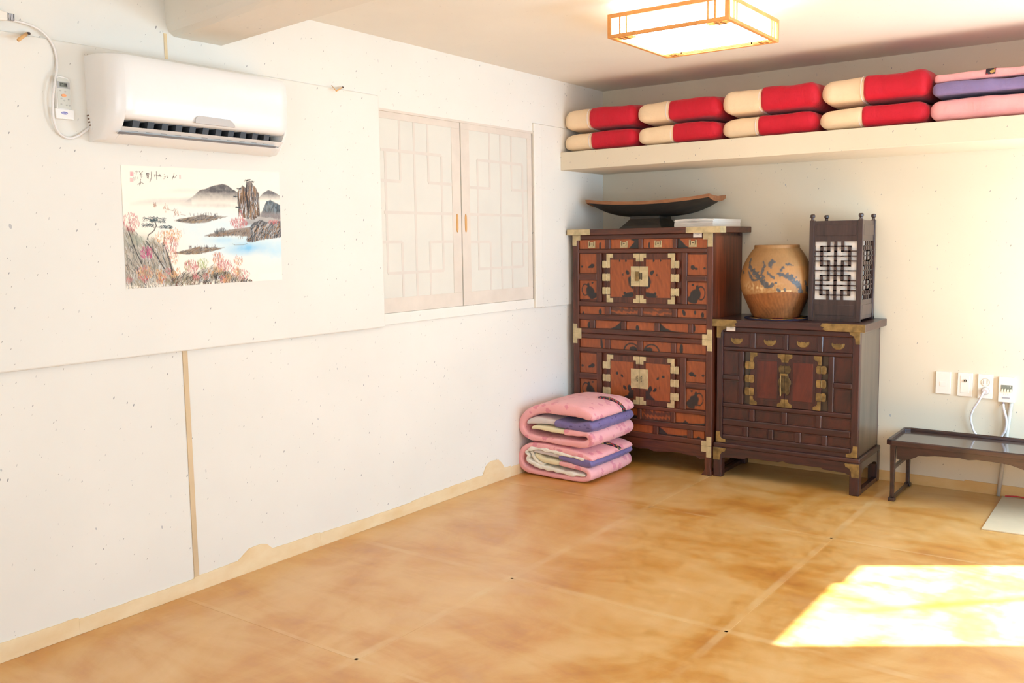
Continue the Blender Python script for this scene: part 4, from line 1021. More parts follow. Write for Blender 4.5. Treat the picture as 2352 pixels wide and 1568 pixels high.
obj('glowing_panel', B(a0 + .008, a1 - .008, b0 + .008, b1 - .008, z0 + .007, z1 - .004), EMIT, LP, label='glowing white panel')
# bottom fretwork: two thin bars along each edge crossing at the corners
for off in (.030, .052):
    wq = .006
    for y in (b0 + e_ + off - .017, b1 - e_ - off + .017 - wq):
        for xa_, xb_ in ((a0 + e_, a0 + .105), (a1 - .105, a1 - e_)): obj('slat', B(xa_, xb_, y, y + wq, z0 - .001, z0 + .007), WL, LP)
        if y > -1.6 and off > .04: obj('slat', B(a0 + .1, a1 - .1, y, y + wq, z0 - .001, z0 + .007), WL, LP)
    for x in (a0 + e_ + off - .005, a1 - e_ - off + .005 - wq):
        for ya_, yb_ in ((b0 + e_, b0 + .070), (b1 - .070, b1 - e_)): obj('slat', B(x, x + .014, ya_, yb_, z0 - .001, z0 + .007), WL, LP)
obj('ceiling_plate', B(a0 + .12, a1 - .12, b0 + .12, b1 - .12, z1 - .004, CZ - .001), PLAST, LP)

# ------------------------------------------------------------------ air conditioner
AC = thing('air_conditioner', 'white wall-mounted air conditioner above the landscape painting', 'air conditioner', (.0, -3.25, 1.79))
ya, yb = -3.648, -2.850
prof = [(.002, 1.800), (.002, 2.070), (.05, 2.074), (.150, 2.074), (.188, 2.068), (.203, 2.050), (.208, 2.00), (.206, 1.92), (.200, 1.870), (.190, 1.845), (.176, 1.8355), (.150, 1.845), (.125, 1.84), (.105, 1.812), (.125, 1.790), (.110, 1.780), (.06, 1.776), (.03, 1.780)]
bodyp = [(.002, 1.792), (.002, 2.070), (.05, 2.074), (.155, 2.074), (.190, 2.069), (.204, 2.052), (.209, 2.00), (.207, 1.93), (.202, 1.885), (.192, 1.852), (.176, 1.828), (.150, 1.800), (.120, 1.781), (.06, 1.776), (.02, 1.780)]
def ac_body():
    g_ = G(); rings = []; n = 40
    for i in range(n + 1):
        u = i / n; y = ya + (yb - ya) * u; d = min(u, 1 - u) * (yb - ya)
        # rounded vertical edges at both ends: depth shrinks near the ends
        r_ = .060; s_ = 1 - .36 * (1 - math.sqrt(max(0, 1 - (1 - min(1, d / r_)) ** 2)))
        rings.append([(x * (s_ if x > .1 else 1 - (1 - s_) * max(0, (x - .0)) / .1 if x > .1 else 1), y, z + (0 if x < .1 else (1 - s_) * .0)) for x, z in bodyp])
    # scale ends smoothly, denser near the ends
    return g_
def ac_rings(profile, y_a, y_b, r=.075, depth=.42):
    ys_ = [y_a + (r * (1 - math.cos(t * math.pi / 2 / 8))) for t in range(9)] + [y_a + r + (y_b - y_a - 2 * r) * k / 12 for k in range(1, 12)] + [y_b - (r * (1 - math.cos(t * math.pi / 2 / 8))) for t in range(8, -1, -1)]
    rings = []
    for y in ys_:
        d = min(y - y_a, y_b - y); s_ = 1 - depth * (1 - math.sqrt(max(0, 1 - (1 - min(1, d / r)) ** 2)))
        rings.append([(x * s_ if x > .03 else x, y, z) for x, z in profile])
    return G().ring(rings)
# the outlet is a real cut: upper casing stops above it, lower lip below it
upper = [(.002, 1.85), (.002, 2.070), (.05, 2.074), (.155, 2.074), (.190, 2.069), (.204, 2.052), (.209, 2.00), (.207, 1.93), (.203, 1.890), (.198, 1.868), (.190, 1.856), (.178, 1.850), (.12, 1.85)]
lower = [(.002, 1.792), (.002, 1.842), (.07, 1.842), (.085, 1.815), (.150, 1.8035), (.153, 1.799), (.120, 1.781), (.06, 1.776), (.02, 1.780)]
endp = bodyp
vy0, vy1 = -3.612, -2.886
def ac_part(profile, y_a, y_b, r=.075, depth=.40, n=26):
    rings = []
    for k in range(n + 1):
        y = y_a + (y_b - y_a) * (k / n if y_b - y_a > .2 else (k / n))
        d = min(y - ya, yb - y); s_ = 1 - depth * (1 - math.sqrt(max(0, 1 - (1 - min(1, d / r)) ** 2)))
        rings.append([(x * s_ if x > .03 else x, y, z) for x, z in profile])
    return G().ring(rings)
casing = obj('casing', ac_part(upper, ya + .045, yb - .045, n=60), PLAST, AC, smooth=False)
obj('lower_casing', ac_part(lower, ya + .045, yb - .045, n=60), PLAST, AC, smooth=False)
for a_, b_ in ((ya, ya + .045), (yb - .045, yb)): obj('end_cheek', ac_part(bodyp, a_, b_, n=22), PLAST, AC)
for o_p in AC.children:
    if o_p.name.split('.')[0] in ('casing', 'lower_casing', 'end_cheek'):
        o_p.data.polygons.foreach_set('use_smooth', [True] * len(o_p.data.polygons))
        md = o_p.modifiers.new('split', 'EDGE_SPLIT'); md.split_angle = math.radians(38)
obj('outlet_throat', B(.062, .100, ya + .03, yb - .03, 1.800, 1.852), DARKP, AC, label='black air outlet')
random.seed(2)
for k in range(11):
    y = ya + .085 + k * .058
    obj('vane', G().prism([(y, 1.812), (y + .026, 1.812), (y + .036, 1.852), (y + .010, 1.852)], .10, .158, 'yz'), VANE, AC)
fl_ = [(.128, 1.806), (.150, 1.809), (.176, 1.822), (.185, 1.832), (.184, 1.828), (.170, 1.812), (.150, 1.8035), (.128, 1.802)]
fl_ = [(x - .012, z + .001) for x, z in [(.130, 1.806), (.155, 1.811), (.180, 1.8235), (.186, 1.8215), (.160, 1.806), (.130, 1.802)]]
obj('flap', G().ring([[(x, y, z) for x, z in fl_] for y in np.linspace(ya + .045, yb - .04, 8)]), PLAST, AC)
obj('flap_shadow_strip', G().ring([[(x, y, z) for x, z in [(.148, 1.8005), (.162, 1.8055), (.164, 1.8035), (.150, 1.7985)]] for y in np.linspace(ya + .035, yb - .07, 5)]), simple('flap_shade_grey', (.20, .19, .20), .5), AC)  # shade below the flap, modelled as a dark grey strip
dw = [(-3.330, 1.858), (-3.152, 1.857), (-3.156, 1.868), (-3.170, 1.880), (-3.182, 1.884), (-3.312, 1.886), (-3.324, 1.880), (-3.329, 1.872)]
obj('display_window', G().prism(dw, .196, .2065, 'yz'), WIN, AC, label='grey translucent display window')
op = [(.026, 1.880), (.032, 1.886), (.040, 1.884), (.054, 1.824), (.050, 1.816), (.042, 1.818)]
cp = obj('side_cover', G().prism(op, ya - .002, ya + .002, 'xz'), PLAST, AC, bevel=.001)
for k in range(4):
    z = 1.868 - k * .0115; x = .0335 + k * .003
    obj('side_slot', B(x - .006, x + .006, ya - .003, ya - .0018, z - .0025, z + .0025), simple('brown_slot', (.16, .09, .06), .6) if k == 0 else bpy.data.materials['brown_slot'], cp)

# remote control in its wall holder
RM = thing('remote_control', 'white remote control with orange button in a wall holder left of the air conditioner', 'remote control', (.026, -3.74, 1.845))
obj('holder', G().prism([(-3.772, 1.846), (-3.708, 1.846), (-3.706, 1.880), (-3.774, 1.880)], .026, .047, 'yz'), PLAST, RM, bevel=.003)
hp = []
for y, z in ((-3.766, 1.852), (-3.7155, 1.854), (-3.7125, 1.978), (-3.722, 1.989), (-3.752, 1.992), (-3.764, 1.984)): hp.append((y, z))
rb = obj('handset', G().prism(hp, .028, .043, 'yz'), PLAST, RM, bevel=.003)
obj('face_plate', G().prism([(-3.761, 1.882), (-3.7165, 1.881), (-3.7155, 1.975), (-3.724, 1.984), (-3.752, 1.987), (-3.7605, 1.980)], .043, .0442, 'yz'), GREYP, rb)
obj('screen_surround', B(.0442, .0448, -3.761, -3.716, 1.950, 1.972), simple('mid_grey', (.38, .38, .37), .4), rb)
sc_ = obj('screen', B(.0448, .0452, -3.753, -3.725, 1.9545, 1.9695), SCR, rb)
obj('screen_digits', G().box(.0452, .0454, -3.750, -3.7485, 1.957, 1.967).box(.0452, .0454, -3.745, -3.739, 1.9655, 1.967).box(.0452, .0454, -3.745, -3.739, 1.957, 1.9585).box(.0452, .0454, -3.7405, -3.739, 1.957, 1.967).box(.0452, .0454, -3.736, -3.7345, 1.957, 1.967).box(.0452, .0454, -3.7315, -3.7275, 1.957, 1.967), DARKP, sc_)
obj('button', G().prism([(-3.7395 + .0085 * math.cos(t * .524), 1.926 + .005 * math.sin(t * .524)) for t in range(12)], .0442, .0465, 'yz'), ORG, rb, label='oval orange button')
for y, z in ((-3.750, 1.942), (-3.733, 1.940), (-3.748, 1.915), (-3.738, 1.909), (-3.723, 1.914), (-3.750, 1.896), (-3.731, 1.894), (-3.721, 1.894)):
    obj('button', G().prism([(y + .0032 * math.cos(t * .785), z + .0026 * math.sin(t * .785)) for t in range(8)], .0442, .0452, 'yz'), simple('faint_key', (.44, .44, .40), .5) if 'faint_key' not in bpy.data.materials else bpy.data.materials['faint_key'], rb)
bd = obj('badge', G().prism([(-3.742 + .0115 * math.cos(t * .262), 1.866 + .0048 * math.sin(t * .262)) for t in range(24)], .047, .0476, 'yz'), BLUE, RM, label='oval blue maker badge')
def text(s, size, par, mat, loc, rot, name='lettering', ext=.0002, align='CENTER'):
    cu = bpy.data.curves.new(name, 'FONT'); cu.body = s; cu.size = size; cu.align_x = align; cu.align_y = 'CENTER'; cu.extrude = ext; cu.shear = .25
    o = bpy.data.objects.new(name, cu); C.objects.link(o); bpy.context.view_layer.update()
    me = bpy.data.meshes.new_from_object(o.evaluated_get(bpy.context.evaluated_depsgraph_get())); C.objects.unlink(o); bpy.data.objects.remove(o)
    n = bpy.data.objects.new(name, me); me.materials.clear(); me.materials.append(mat); C.objects.link(n); n.parent = par
    n.location = Vector(loc) - Vector(par['_b']); n.rotation_euler = rot; return n
text('Carrier', .0068, bd, WHITE, (.0478, -3.742, 1.866), (math.pi / 2, 0, math.pi / 2))
# cable, duct and pegs
pts = spline([(.035, -3.93, 2.152), (.035, -3.872, 2.150), (.034, -3.82, 2.143), (.032, -3.778, 2.119), (.033, -3.754, 2.075), (.036, -3.753, 2.02), (.050, -3.772, 1.965), (.052, -3.783, 1.905), (.045, -3.781, 1.840), (.038, -3.762, 1.799), (.036, -3.728, 1.783), (.035, -3.690, 1.795), (.033, -3.648, 1.826)], 8)
obj('power_cable', G().tube(pts, .0042, 10), CORDL, smooth=True, label='white cable looping from the ceiling duct round the remote to the air conditioner', cat='cable')
dt = thing('cable_duct', 'white ribbed cable duct in the upper left corner of the wall', 'duct', (.026, -4.1, 2.135))
obj('duct_body', G().prism([(-4.6, 2.135), (-3.95, 2.140), (-3.915, 2.146), (-3.905, 2.158), (-3.915, 2.170), (-3.95, 2.176), (-4.6, 2.180)], .026, .052, 'yz'), PLASB, dt, bevel=.003)
for k in range(5): obj('rib', B(.038, .054, -3.9155 + .005 * k, -3.9130 + .005 * k, 2.147, 2.168), simple('rib_grey', (.45, .45, .47), .5) if k == 0 else bpy.data.materials['rib_grey'], dt)
pg = thing('wall_peg', 'short orange wooden peg sticking out below the cable duct', 'peg', (.03, -3.85, 2.1), 'wooden wall pegs')
obj('peg_rod', G().cyl((.024, -3.842, 2.118), (.075, -3.897, 2.082), .0055, 10), PEGM, pg, smooth=True)
obj('peg_tip', G().lathe([(.0055, 2.1155), (.0065, 2.119), (.0055, 2.1225)], .028, -3.838, 10), INK, pg)
pg = thing('wall_peg', 'small bent wooden peg on the ledge right of the air conditioner', 'peg', (.03, -2.42, 2.1), 'wooden wall pegs')
obj('peg_rod', G().cyl((.024, -2.402, 2.122), (.060, -2.475, 2.093), .0032, 8), PEGM, pg, smooth=True)
obj('peg_rod', G().cyl((.060, -2.475, 2.093), (.026, -2.470, 2.122), .0016, 8), PEGM, pg, smooth=True)
obj('peg_tip', G().lathe([(.003, 2.1185), (.0042, 2.122), (.003, 2.1255)], .0262, -2.401, 8), INK, pg)

# ------------------------------------------------------------------ ink landscape painting (flat print by vertex colour)
def painting():
    NU, NV = 470, 300
    U, V = np.meshgrid(np.linspace(0, 1, NU), np.linspace(0, 1, NV))
    rs = np.random.RandomState(5)
    def vn(fx, fy, seed, oct_=4):
        r = np.random.RandomState(seed); out = np.zeros_like(U); amp = 1.0; tot = 0
        for o in range(oct_):
            gx, gy = int(fx * 2 ** o) + 2, int(fy * 2 ** o) + 2
            g0 = r.rand(gy + 1, gx + 1); x = U * (gx - 1); y = V * (gy - 1)
            xi, yi = x.astype(int), y.astype(int); xf, yf = x - xi, y - yi
            xf, yf = xf * xf * (3 - 2 * xf), yf * yf * (3 - 2 * yf)
            out += amp * ((g0[yi, xi] * (1 - xf) + g0[yi, xi + 1] * xf) * (1 - yf) + (g0[yi + 1, xi] * (1 - xf) + g0[yi + 1, xi + 1] * xf) * yf)
            tot += amp; amp *= .55
        return out / tot
    col = np.ones((NV, NU, 3)) * np.array(srgb(247, 238, 222)); col *= (1 + .03 * (vn(6, 5, 1) - .5))[..., None]
    def lay(mask, c, a=1.0):
        mk = np.clip(mask * a, 0, 1)[..., None]; col[:] = col * (1 - mk) + np.array(srgb(*c)) * mk
    def curve(pts): return np.interp(U, [p[0] for p in pts], [p[1] for p in pts])
    def inr(a, b, s=.02): return np.clip((U - a) / s, 0, 1) * np.clip((b - U) / s, 0, 1)
    n1, n2, n3, fib = vn(20, 14, 2), vn(60, 40, 3), vn(9, 7, 4), vn(110, 14, 6, 3)
    # water
    w = np.exp(-((V - .47 - .06 * U) / .14) ** 2) * inr(.12, 1.1, .3) + np.exp(-((V - .70) / .10) ** 2) * np.clip((U - .3) / .3, 0, 1)
    lay(w * (.35 + .9 * n3), (196, 226, 236), .75)
    lay(np.exp(-(((U - .76) / .12) ** 2 + ((V - .70) / .05) ** 2)) * (n1 + .4), (120, 190, 228), .8)
    lay(np.exp(-(((U - .60) / .10) ** 2 + ((V - .62) / .03) ** 2)) * (n1 + .3), (160, 208, 232), .6)
    lay(np.exp(-(((U - .95) / .10) ** 2 + ((V - .74) / .10) ** 2)) * (n1 + .3), (170, 214, 234), .6)
    lay(np.clip((U - .65) / .2, 0, 1) * np.clip((V - .84) / .1, 0, 1), (246, 238, 222), .8)
    # far hills fading down into mist
    def hill(pts, base, c, a, soft=.006):
        top = curve(pts) + .012 * (n1 - .5); m_ = np.clip((V - top) / soft, 0, 1) * np.clip((base - V) / (base - np.min([p[1] for p in pts])) * 1.6, 0, 1) * (U > pts[0][0]) * (U < pts[-1][0])
        lay(m_ * (.75 + .5 * n2), c, a)
    hill([(.04, .29), (.18, .255), (.30, .25), (.40, .235)], .33, (205, 196, 188), .7, .03)
    hill([(.22, .19), (.34, .165), (.46, .17)], .22, (216, 208, 200), .5, .03)
    hill([(.34, .30), (.41, .235), (.45, .185), (.50, .165), (.55, .135), (.60, .118), (.635, .132), (.67, .17), (.72, .205), (.76, .22), (.80, .24)], .30, (98, 96, 98), .95)
    hill([(.84, .25), (.88, .19), (.915, .163), (.95, .18), (1.01, .22)], .27, (120, 118, 120), .95)
    lay(np.exp(-((V - .315) / .022) ** 2) * inr(.32, .75, .1) * n1 * 1.2, (150, 140, 136), .55)
    # stroke engine
    asp = NU / NV
    def stroke(pts, w, c, a=.8):
        P = np.array(pts, float)
        for i in range(len(P) - 1):
            (x0, y0), (x1, y1) = P[i], P[i + 1]
            u0, u1 = max(0, int((min(x0, x1) - w * 2) * NU)), min(NU, int((max(x0, x1) + w * 2) * NU) + 2)
            v0, v1 = max(0, int((min(y0, y1) - w * 3) * NV)), min(NV, int((max(y0, y1) + w * 3) * NV) + 2)
            if u1 <= u0 or v1 <= v0: continue
            uu, vv = U[v0:v1, u0:u1] * asp, V[v0:v1, u0:u1]
            dx, dy = (x1 - x0) * asp, y1 - y0; L = dx * dx + dy * dy + 1e-9
            t = np.clip(((uu - x0 * asp) * dx + (vv - y0) * dy) / L, 0, 1)
            d = np.hypot(uu - x0 * asp - t * dx, vv - y0 - t * dy)
            mk = (np.clip((w - d) / (w * .5 + 1e-6), 0, 1) * a)[..., None]
            col[v0:v1, u0:u1] = col[v0:v1, u0:u1] * (1 - mk) + np.array(srgb(*c)) * mk
    def rocks(u0, u1, vt, vb, n, slant, cols, w=.0035, ln=.09):
        for _ in range(n):
            u = rs.uniform(u0, u1); t = np.interp(u, [p[0] for p in vt], [p[1] for p in vt]); b = np.interp(u, [p[0] for p in vb], [p[1] for p in vb])
            if b <= t: continue
            v = rs.uniform(t, b); l = rs.uniform(.3, 1) * ln; c = cols[rs.randint(len(cols))]
            e = min(b, v + l); stroke([(u, v), (u + slant * (e - v) + rs.uniform(-.006, .006), (v + e) / 2), (u + slant * (e - v), e)], w * rs.uniform(.5, 1.3), c, rs.uniform(.45, .9))
    def fillp(vt, vb, c, a, s=.008):
        top, bot = curve(vt) + .01 * (n2 - .5), curve(vb) + .012 * (n2 - .5)
        lay(np.clip((V - top) / s, 0, 1) * np.clip((bot - V) / s, 0, 1) * (U >= vt[0][0]) * (U <= vt[-1][0]) * (.7 + .6 * n1), c, a)
    DK, MD, BR, WT = (44, 46, 52), (92, 92, 96), (150, 118, 88), (224, 228, 230)
    # slope and right cliffs
    T_, B_ = [(.86, .38), (.90, .27), (.93, .255), (.97, .28), (1.0, .30)], [(.86, .42), (.92, .42), (1.0, .44)]
    fillp(T_, B_, (92, 104, 110), .9); rocks(.88, 1.0, T_, B_, 120, -.12, [(60, 78, 88), MD, (130, 150, 160)], .0035, .05)
    fillp([(.68, .50), (.76, .40), (.85, .36), (1.0, .36)], [(.68, .52), (.8, .50), (1.0, .50)], (150, 142, 140), .75, .03)
    T_, B_ = [(.700, .19), (.715, .155), (.735, .13), (.755, .15), (.765, .10), (.785, .085), (.80, .10), (.815, .13), (.83, .15), (.845, .20), (.85, .30)], [(.70, .36), (.73, .42), (.80, .44), (.85, .40)]
    fillp(T_, B_, (126, 120, 118), .95); rocks(.705, .845, T_, B_, 330, .0, [DK, DK, MD, BR, WT, (60, 56, 56), (170, 130, 90)], .0035, .13)
    for u, v0_ in ((.702, .19), (.742, .15), (.765, .10), (.80, .11), (.848, .19)): stroke([(u, v0_), (u - .003, v0_ + .1), (u + .002, v0_ + .22)], .004, DK, .9)
    for cx_, cy_ in ((.71, .165), (.765, .09), (.78, .085), (.80, .10), (.683, .235), (.70, .33)):
        for _ in range(9): stroke([(cx_ + rs.uniform(-.018, .012), cy_ + rs.uniform(-.008, .008)), (cx_ + rs.uniform(-.012, .018), cy_ + rs.uniform(-.008, .006))], .0035, (50, 60, 66), .7)
    # lower right dark cliff
    T_, B_ = [(.755, .62), (.775, .52), (.80, .465), (.86, .44), (.90, .46), (1.0, .45)], [(.755, .63), (.79, .645), (.86, .625), (1.0, .605)]
    fillp(T_, B_, (104, 104, 106), .92); rocks(.765, 1.0, T_, B_, 420, -.30, [DK, DK, MD, (120, 118, 116), (198, 200, 200), (176, 130, 80)], .0034, .09)
    # wooded headland
    fillp([(.47, .575), (.56, .54), (.66, .52), (.78, .50)], [(.47, .585), (.55, .59), (.66, .585), (.78, .60)], (146, 132, 120), .9)
    rocks(.50, .77, [(.47, .57), (.78, .52)], [(.47, .585), (.78, .59)], 120, -.6, [MD, BR, (110, 96, 84)], .003, .02)
    # islands
    for (a, b, vt, vb, k) in ((.29, .63, .395, .47, 1), (.27, .60, .672, .735, 2)):
        m0 = (a + b) / 2
        fillp([(a, vt + .05), (m0 - .08, vt + .02), (m0, vt - .005), (m0 + .08, vt + .012), (b, vt + .01)], [(a, vt + .055), (m0 - .08, vb + .005), (m0 + .02, vb), (m0 + .09, vt + .045), (b, vt + .02)], (140, 126, 114), .9)
        rocks(a + .02, b - .04, [(a, vt + .045), (m0, vt + .0), (b, vt + .01)], [(a, vt + .055), (m0, vb), (b, vt + .02)], 150, -1.3, [MD, BR, (96, 88, 84), (170, 150, 120)], .0028, .02)
        for _ in range(26):
            u = rs.uniform(a + .1, b - .06); stroke([(u, vt + .012), (u + rs.uniform(-.004, .004), vt - rs.uniform(.0, .018))], .0022, (70, 62, 66), .8)
    # distant sails
    for (u, v, s_) in ((.18, .315, .018), (.245, .335, .032), (.305, .375, .030)):
        for _ in range(int(s_ * 900)):
            x, y = u + rs.normal(0, s_ * .28), v + rs.normal(0, s_ * .6); stroke([(x, y), (x + .001, y + .012)], .0022, (188, 140, 110), .75)
        for j in range(4): stroke([(u - s_ * .3 + j * s_ * .2, v - s_ * 1.2), (u - s_ * .3 + j * s_ * .2, v + s_)], .0013, (120, 84, 70), .7)
    stroke([(.26, .355), (.29, .365)], .003, (140, 110, 90), .7); stroke([(.33, .395), (.36, .402)], .003, (150, 116, 96), .6)
    # left cliff
    T_ = [(.0, .47), (.03, .47), (.06, .52), (.11, .60), (.16, .57), (.20, .61), (.24, .66), (.255, .76), (.28, .86), (.30, .93)]
    B_ = [(.0, 1.0), (.31, 1.0)]
    fillp(T_, B_, (158, 150, 138), .8, .05); rocks(.0, .29, T_, B_, 620, .16, [(74, 76, 80), MD, (150, 134, 112), (120, 126, 116), (184, 168, 148), (206, 208, 206)], .0036, .08)
    lay(np.exp(-(((U - .08) / .07) ** 2 + ((V - .60) / .05) ** 2)) * n1 * 1.3, (160, 168, 150), .7)
    for pts in ([(.02, .50), (.05, .65), (.09, .80)], [(.12, .61), (.17, .72), (.22, .85)], [(.22, .63), (.255, .78), (.27, .98)]): stroke(pts, .006, DK, .8)
    # lower bank
    T_ = [(.27, .88), (.31, .90), (.35, .86), (.40, .885), (.45, .84), (.49, .845), (.53, .82), (.57, .86), (.61, .87), (.66, .92), (.72, .95), (.80, 1.0)]
    fillp(T_, [(.27, 1.0), (.8, 1.0)], (150, 142, 122), .85, .05); rocks(.27, .78, T_, [(.27, 1.0), (.8, 1.0)], 420, -.35, [DK, (70, 66, 60), MD, (134, 120, 88), (120, 72, 62)], .0034, .06)
    for cx_, cy_, rx, ry in ((.49, .90, .06, .035), (.47, .955, .035, .03), (.57, .93, .05, .035)):
        d = ((U - cx_) / rx) ** 2 + ((V - cy_) / ry) ** 2; lay(np.clip((1.05 + .5 * (n2 - .5) - d) * 5, 0, 1), (186, 180, 168) if cx_ < .5 else (70, 66, 64), .85)
        rocks(cx_ - rx, cx_ + rx, [(0, cy_ - ry), (1, cy_ - ry)], [(0, cy_ + ry), (1, cy_ + ry)], 50, -.5, [DK, (70, 66, 62), WT], .003, .04)
    # trees: short radiating dabs
    def tree(cx_, cy_, rx, ry, cols, n, trunk=None):
        if trunk: stroke(trunk, .0035, (70, 52, 48), .85)
        for _ in range(n):
            a = rs.uniform(0, 6.283); r = math.sqrt(rs.rand()); x, y = cx_ + rx * r * math.cos(a), cy_ + ry * r * math.sin(a)
            c = cols[rs.randint(len(cols))]; stroke([(x, y + .012), (x + rs.uniform(-.005, .005), y - .006)], .0026, c, .7)
    RD, OR, MG, GN = [(196, 120, 122), (168, 84, 90), (214, 150, 146)], [(214, 160, 106), (196, 132, 90), (228, 184, 130)], [(176, 72, 110), (196, 100, 136)], [(168, 184, 120), (196, 204, 150), (130, 150, 96)]
    tree(.04, .455, .05, .075, RD, 150, [(.05, .56), (.03, .44)])
    tree(.225, .585, .055, .055, OR, 110, [(.22, .66), (.23, .56)]); tree(.285, .56, .045, .06, OR, 90, [(.26, .68), (.29, .55)]); tree(.265, .64, .045, .065, RD, 110); tree(.275, .75, .028, .07, RD + OR, 70)
    tree(.12, .71, .036, .055, MG, 110, [(.13, .80), (.12, .70)]); tree(.105, .875, .045, .06, OR + RD, 130, [(.10, .97), (.11, .86)]); tree(.20, .93, .035, .04, RD, 40)
    tree(.36, .83, .022, .04, GN, 40); tree(.455, .815, .035, .045, GN, 90); tree(.385, .83, .045, .05, RD, 150, [(.40, .90), (.39, .82)])
    tree(.555, .775, .035, .055, OR + RD, 130, [(.56, .86), (.555, .76)]); tree(.595, .84, .05, .05, RD, 150, [(.60, .92), (.60, .83)])
    tree(.69, .80, .032, .045, RD + OR, 60, [(.68, .93), (.69, .79)]); tree(.665, .90, .035, .05, RD, 60); tree(.72, .93, .05, .045, RD, 80)
    tree(.70, .465, .06, .045, RD, 190); tree(.715, .40, .015, .05, RD, 30); tree(.95, .46, .04, .018, RD, 50); tree(.59, .53, .02, .018, [(84, 92, 96), (110, 110, 108)], 40); tree(.555, .545, .016, .014, [(84, 92, 96)], 24)
    for u in (.55, .56, .60, .605, .345, .62): stroke([(u, .56), (u, .515)], .002, (90, 90, 94), .6)
    # pine
    stroke([(.128, .60), (.135, .565), (.168, .53), (.183, .49), (.178, .455)], .0055, (56, 48, 46), .9); stroke([(.175, .51), (.15, .49), (.145, .475)], .003, (56, 48, 46), .8); stroke([(.185, .50), (.215, .50), (.24, .505)], .003, (56, 48, 46), .8)
    for cx_, cy_, rx, ry, n in ((.15, .435, .04, .018, 60), (.195, .445, .045, .02, 80), (.135, .485, .032, .015, 50), (.24, .50, .035, .012, 55)):
        for _ in range(n):
            x, y = cx_ + rs.uniform(-rx, rx), cy_ + rs.uniform(-ry, ry); stroke([(x - .006, y + .003), (x, y - .007), (x + .006, y + .003)], .0018, (52, 76, 82), .75)
    for _ in range(34):
        tree(rs.uniform(.0, .72), rs.uniform(.86, .98), .022, .03, [RD, OR, [(150, 140, 116)]][rs.randint(3)], 22)
    # boats
    for u, v in ((.705, .605), (.72, .60)): stroke([(u - .012, v + .012), (u - .006, v - .012), (u + .006, v - .012), (u + .004, v + .012)], .002, (120, 96, 86), .8)
    stroke([(.655, .655), (.67, .665), (.73, .665), (.755, .655)], .0028, (120, 110, 100), .8)
    # inscription brush marks and red seals, as far as they can be made out
    IK = (72, 60, 56)
    def ch(ox, oy, s_, segs, w=.0030, a=.9):
        for sg in segs: stroke([(ox + p[0] * s_ * .7, oy + p[1] * s_) for p in sg], w, IK, a)
    # (right to left)
    ch(.288, .072, .030, [[(.55, -.7), (.35, .1)], [(.0, .9), (.35, .1), (.55, .55)], [(.1, .4), (.55, .2)], [(.6, .6), (1.1, .1)], [(1.2, -.4), (1.25, -.1)]])
    ch(.247, .076, .026, [[(-.3, -.6), (-.1, -.3)], [(-.4, .0), (-.2, .2)], [(-.5, .9), (.1, .1)], [(.6, .5), (.9, .1), (.8, .6)], [(.4, .0), (.7, -.1)]], .0028, .8)
    ch(.197, .070, .030, [[(.0, -1.0), (.0, 1.2)], [(-.6, -.1), (-.55, .5)], [(-.6, -.1), (.5, .05)], [(.4, .3), (.9, .0), (1.3, .3)], [(.9, -.3), (.95, .4)]])
    ch(.146, .072, .030, [[(-.35, -.5), (.35, -.5), (.1, .9), (-.1, .8), (-.35, -.5)], [(-.1, -.4), (.1, .6)], [(1.05, -.9), (1.0, .6), (.5, 1.9)]], .0036)
    ch(.108, .068, .030, [[(-.45, -.8), (.0, -.2), (.5, -.8)], [(.0, -.2), (.05, 1.0)], [(-.3, .1), (.4, .1)], [(-.3, .5), (.4, .5)]])
    ch(.104, .135, .028, [[(.1, -1.0), (-.3, .8)], [(-.8, .7), (.1, -.2), (.9, .4)], [(-.1, .5), (.1, .1)]])
    ch(.080, .060, .026, [[(.2, -.9), (.1, .5)], [(-.6, .0), (.5, -.2)], [(-.3, -.5), (.6, -.5)]], .0024, .7)
    ch(.078, .098, .022, [[(-.7, -.2), (-.6, 1.0)], [(.1, -.4), (.1, .8)], [(.8, -.3), (.8, .4)]], .0026, .7)
    for (a, b, c_, d, al) in ((.048, .068, .048, .085, .75), (.046, .066, .100, .132, .55), (.330, .341, .060, .096, .5)):
        lay(((U > a) & (U < b) & (V > c_) & (V < d)) * (.6 + .8 * n2), (246, 150, 156), al)
    # right-hand margin paper
    lay((V > .93) * np.clip((U - .82) / .05, 0, 1), (247, 239, 224), .9)
    tl_, tr_, bl_, br_ = (-3.532, 1.703), (-2.796, 1.716), (-3.539, 1.249), (-2.803, 1.254)
    v = []
    Yc = (tl_[0] * (1 - U) + tr_[0] * U) * (1 - V) + (bl_[0] * (1 - U) + br_[0] * U) * V
    Zc = (tl_[1] * (1 - U) + tr_[1] * U) * (1 - V) + (bl_[1] * (1 - U) + br_[1] * U) * V
    v = [(.0275, a, b) for a, b in zip(Yc.ravel(), Zc.ravel())]
    idx = np.arange(NU * NV).reshape(NV, NU)
    f = np.stack([idx[:-1, :-1], idx[1:, :-1], idx[1:, 1:], idx[:-1, 1:]], -1).reshape(-1, 4)
    g_ = G(); g_.v = v; g_.f = [tuple(int(i) for i in q) for q in f]
    k = len(v); g_.v += [(.0263, y, z) for y, z in (tl_, tr_, br_, bl_)]
    g_.f += [(k, k + 1, k + 2, k + 3), (k,) + tuple(range(NU)) + (k + 1,), (k + 3, k + 2) + tuple(range(NV * NU - 1, NV * NU - NU - 1, -1))]
    g_.c = np.vstack([col.reshape(-1, 3), np.tile(np.array(srgb(247, 238, 222)), (4, 1))]); return g_
obj('landscape_painting', painting(), PAINTING, label='unframed ink landscape of cliffs, river and autumn trees pasted on the wall', cat='painting')

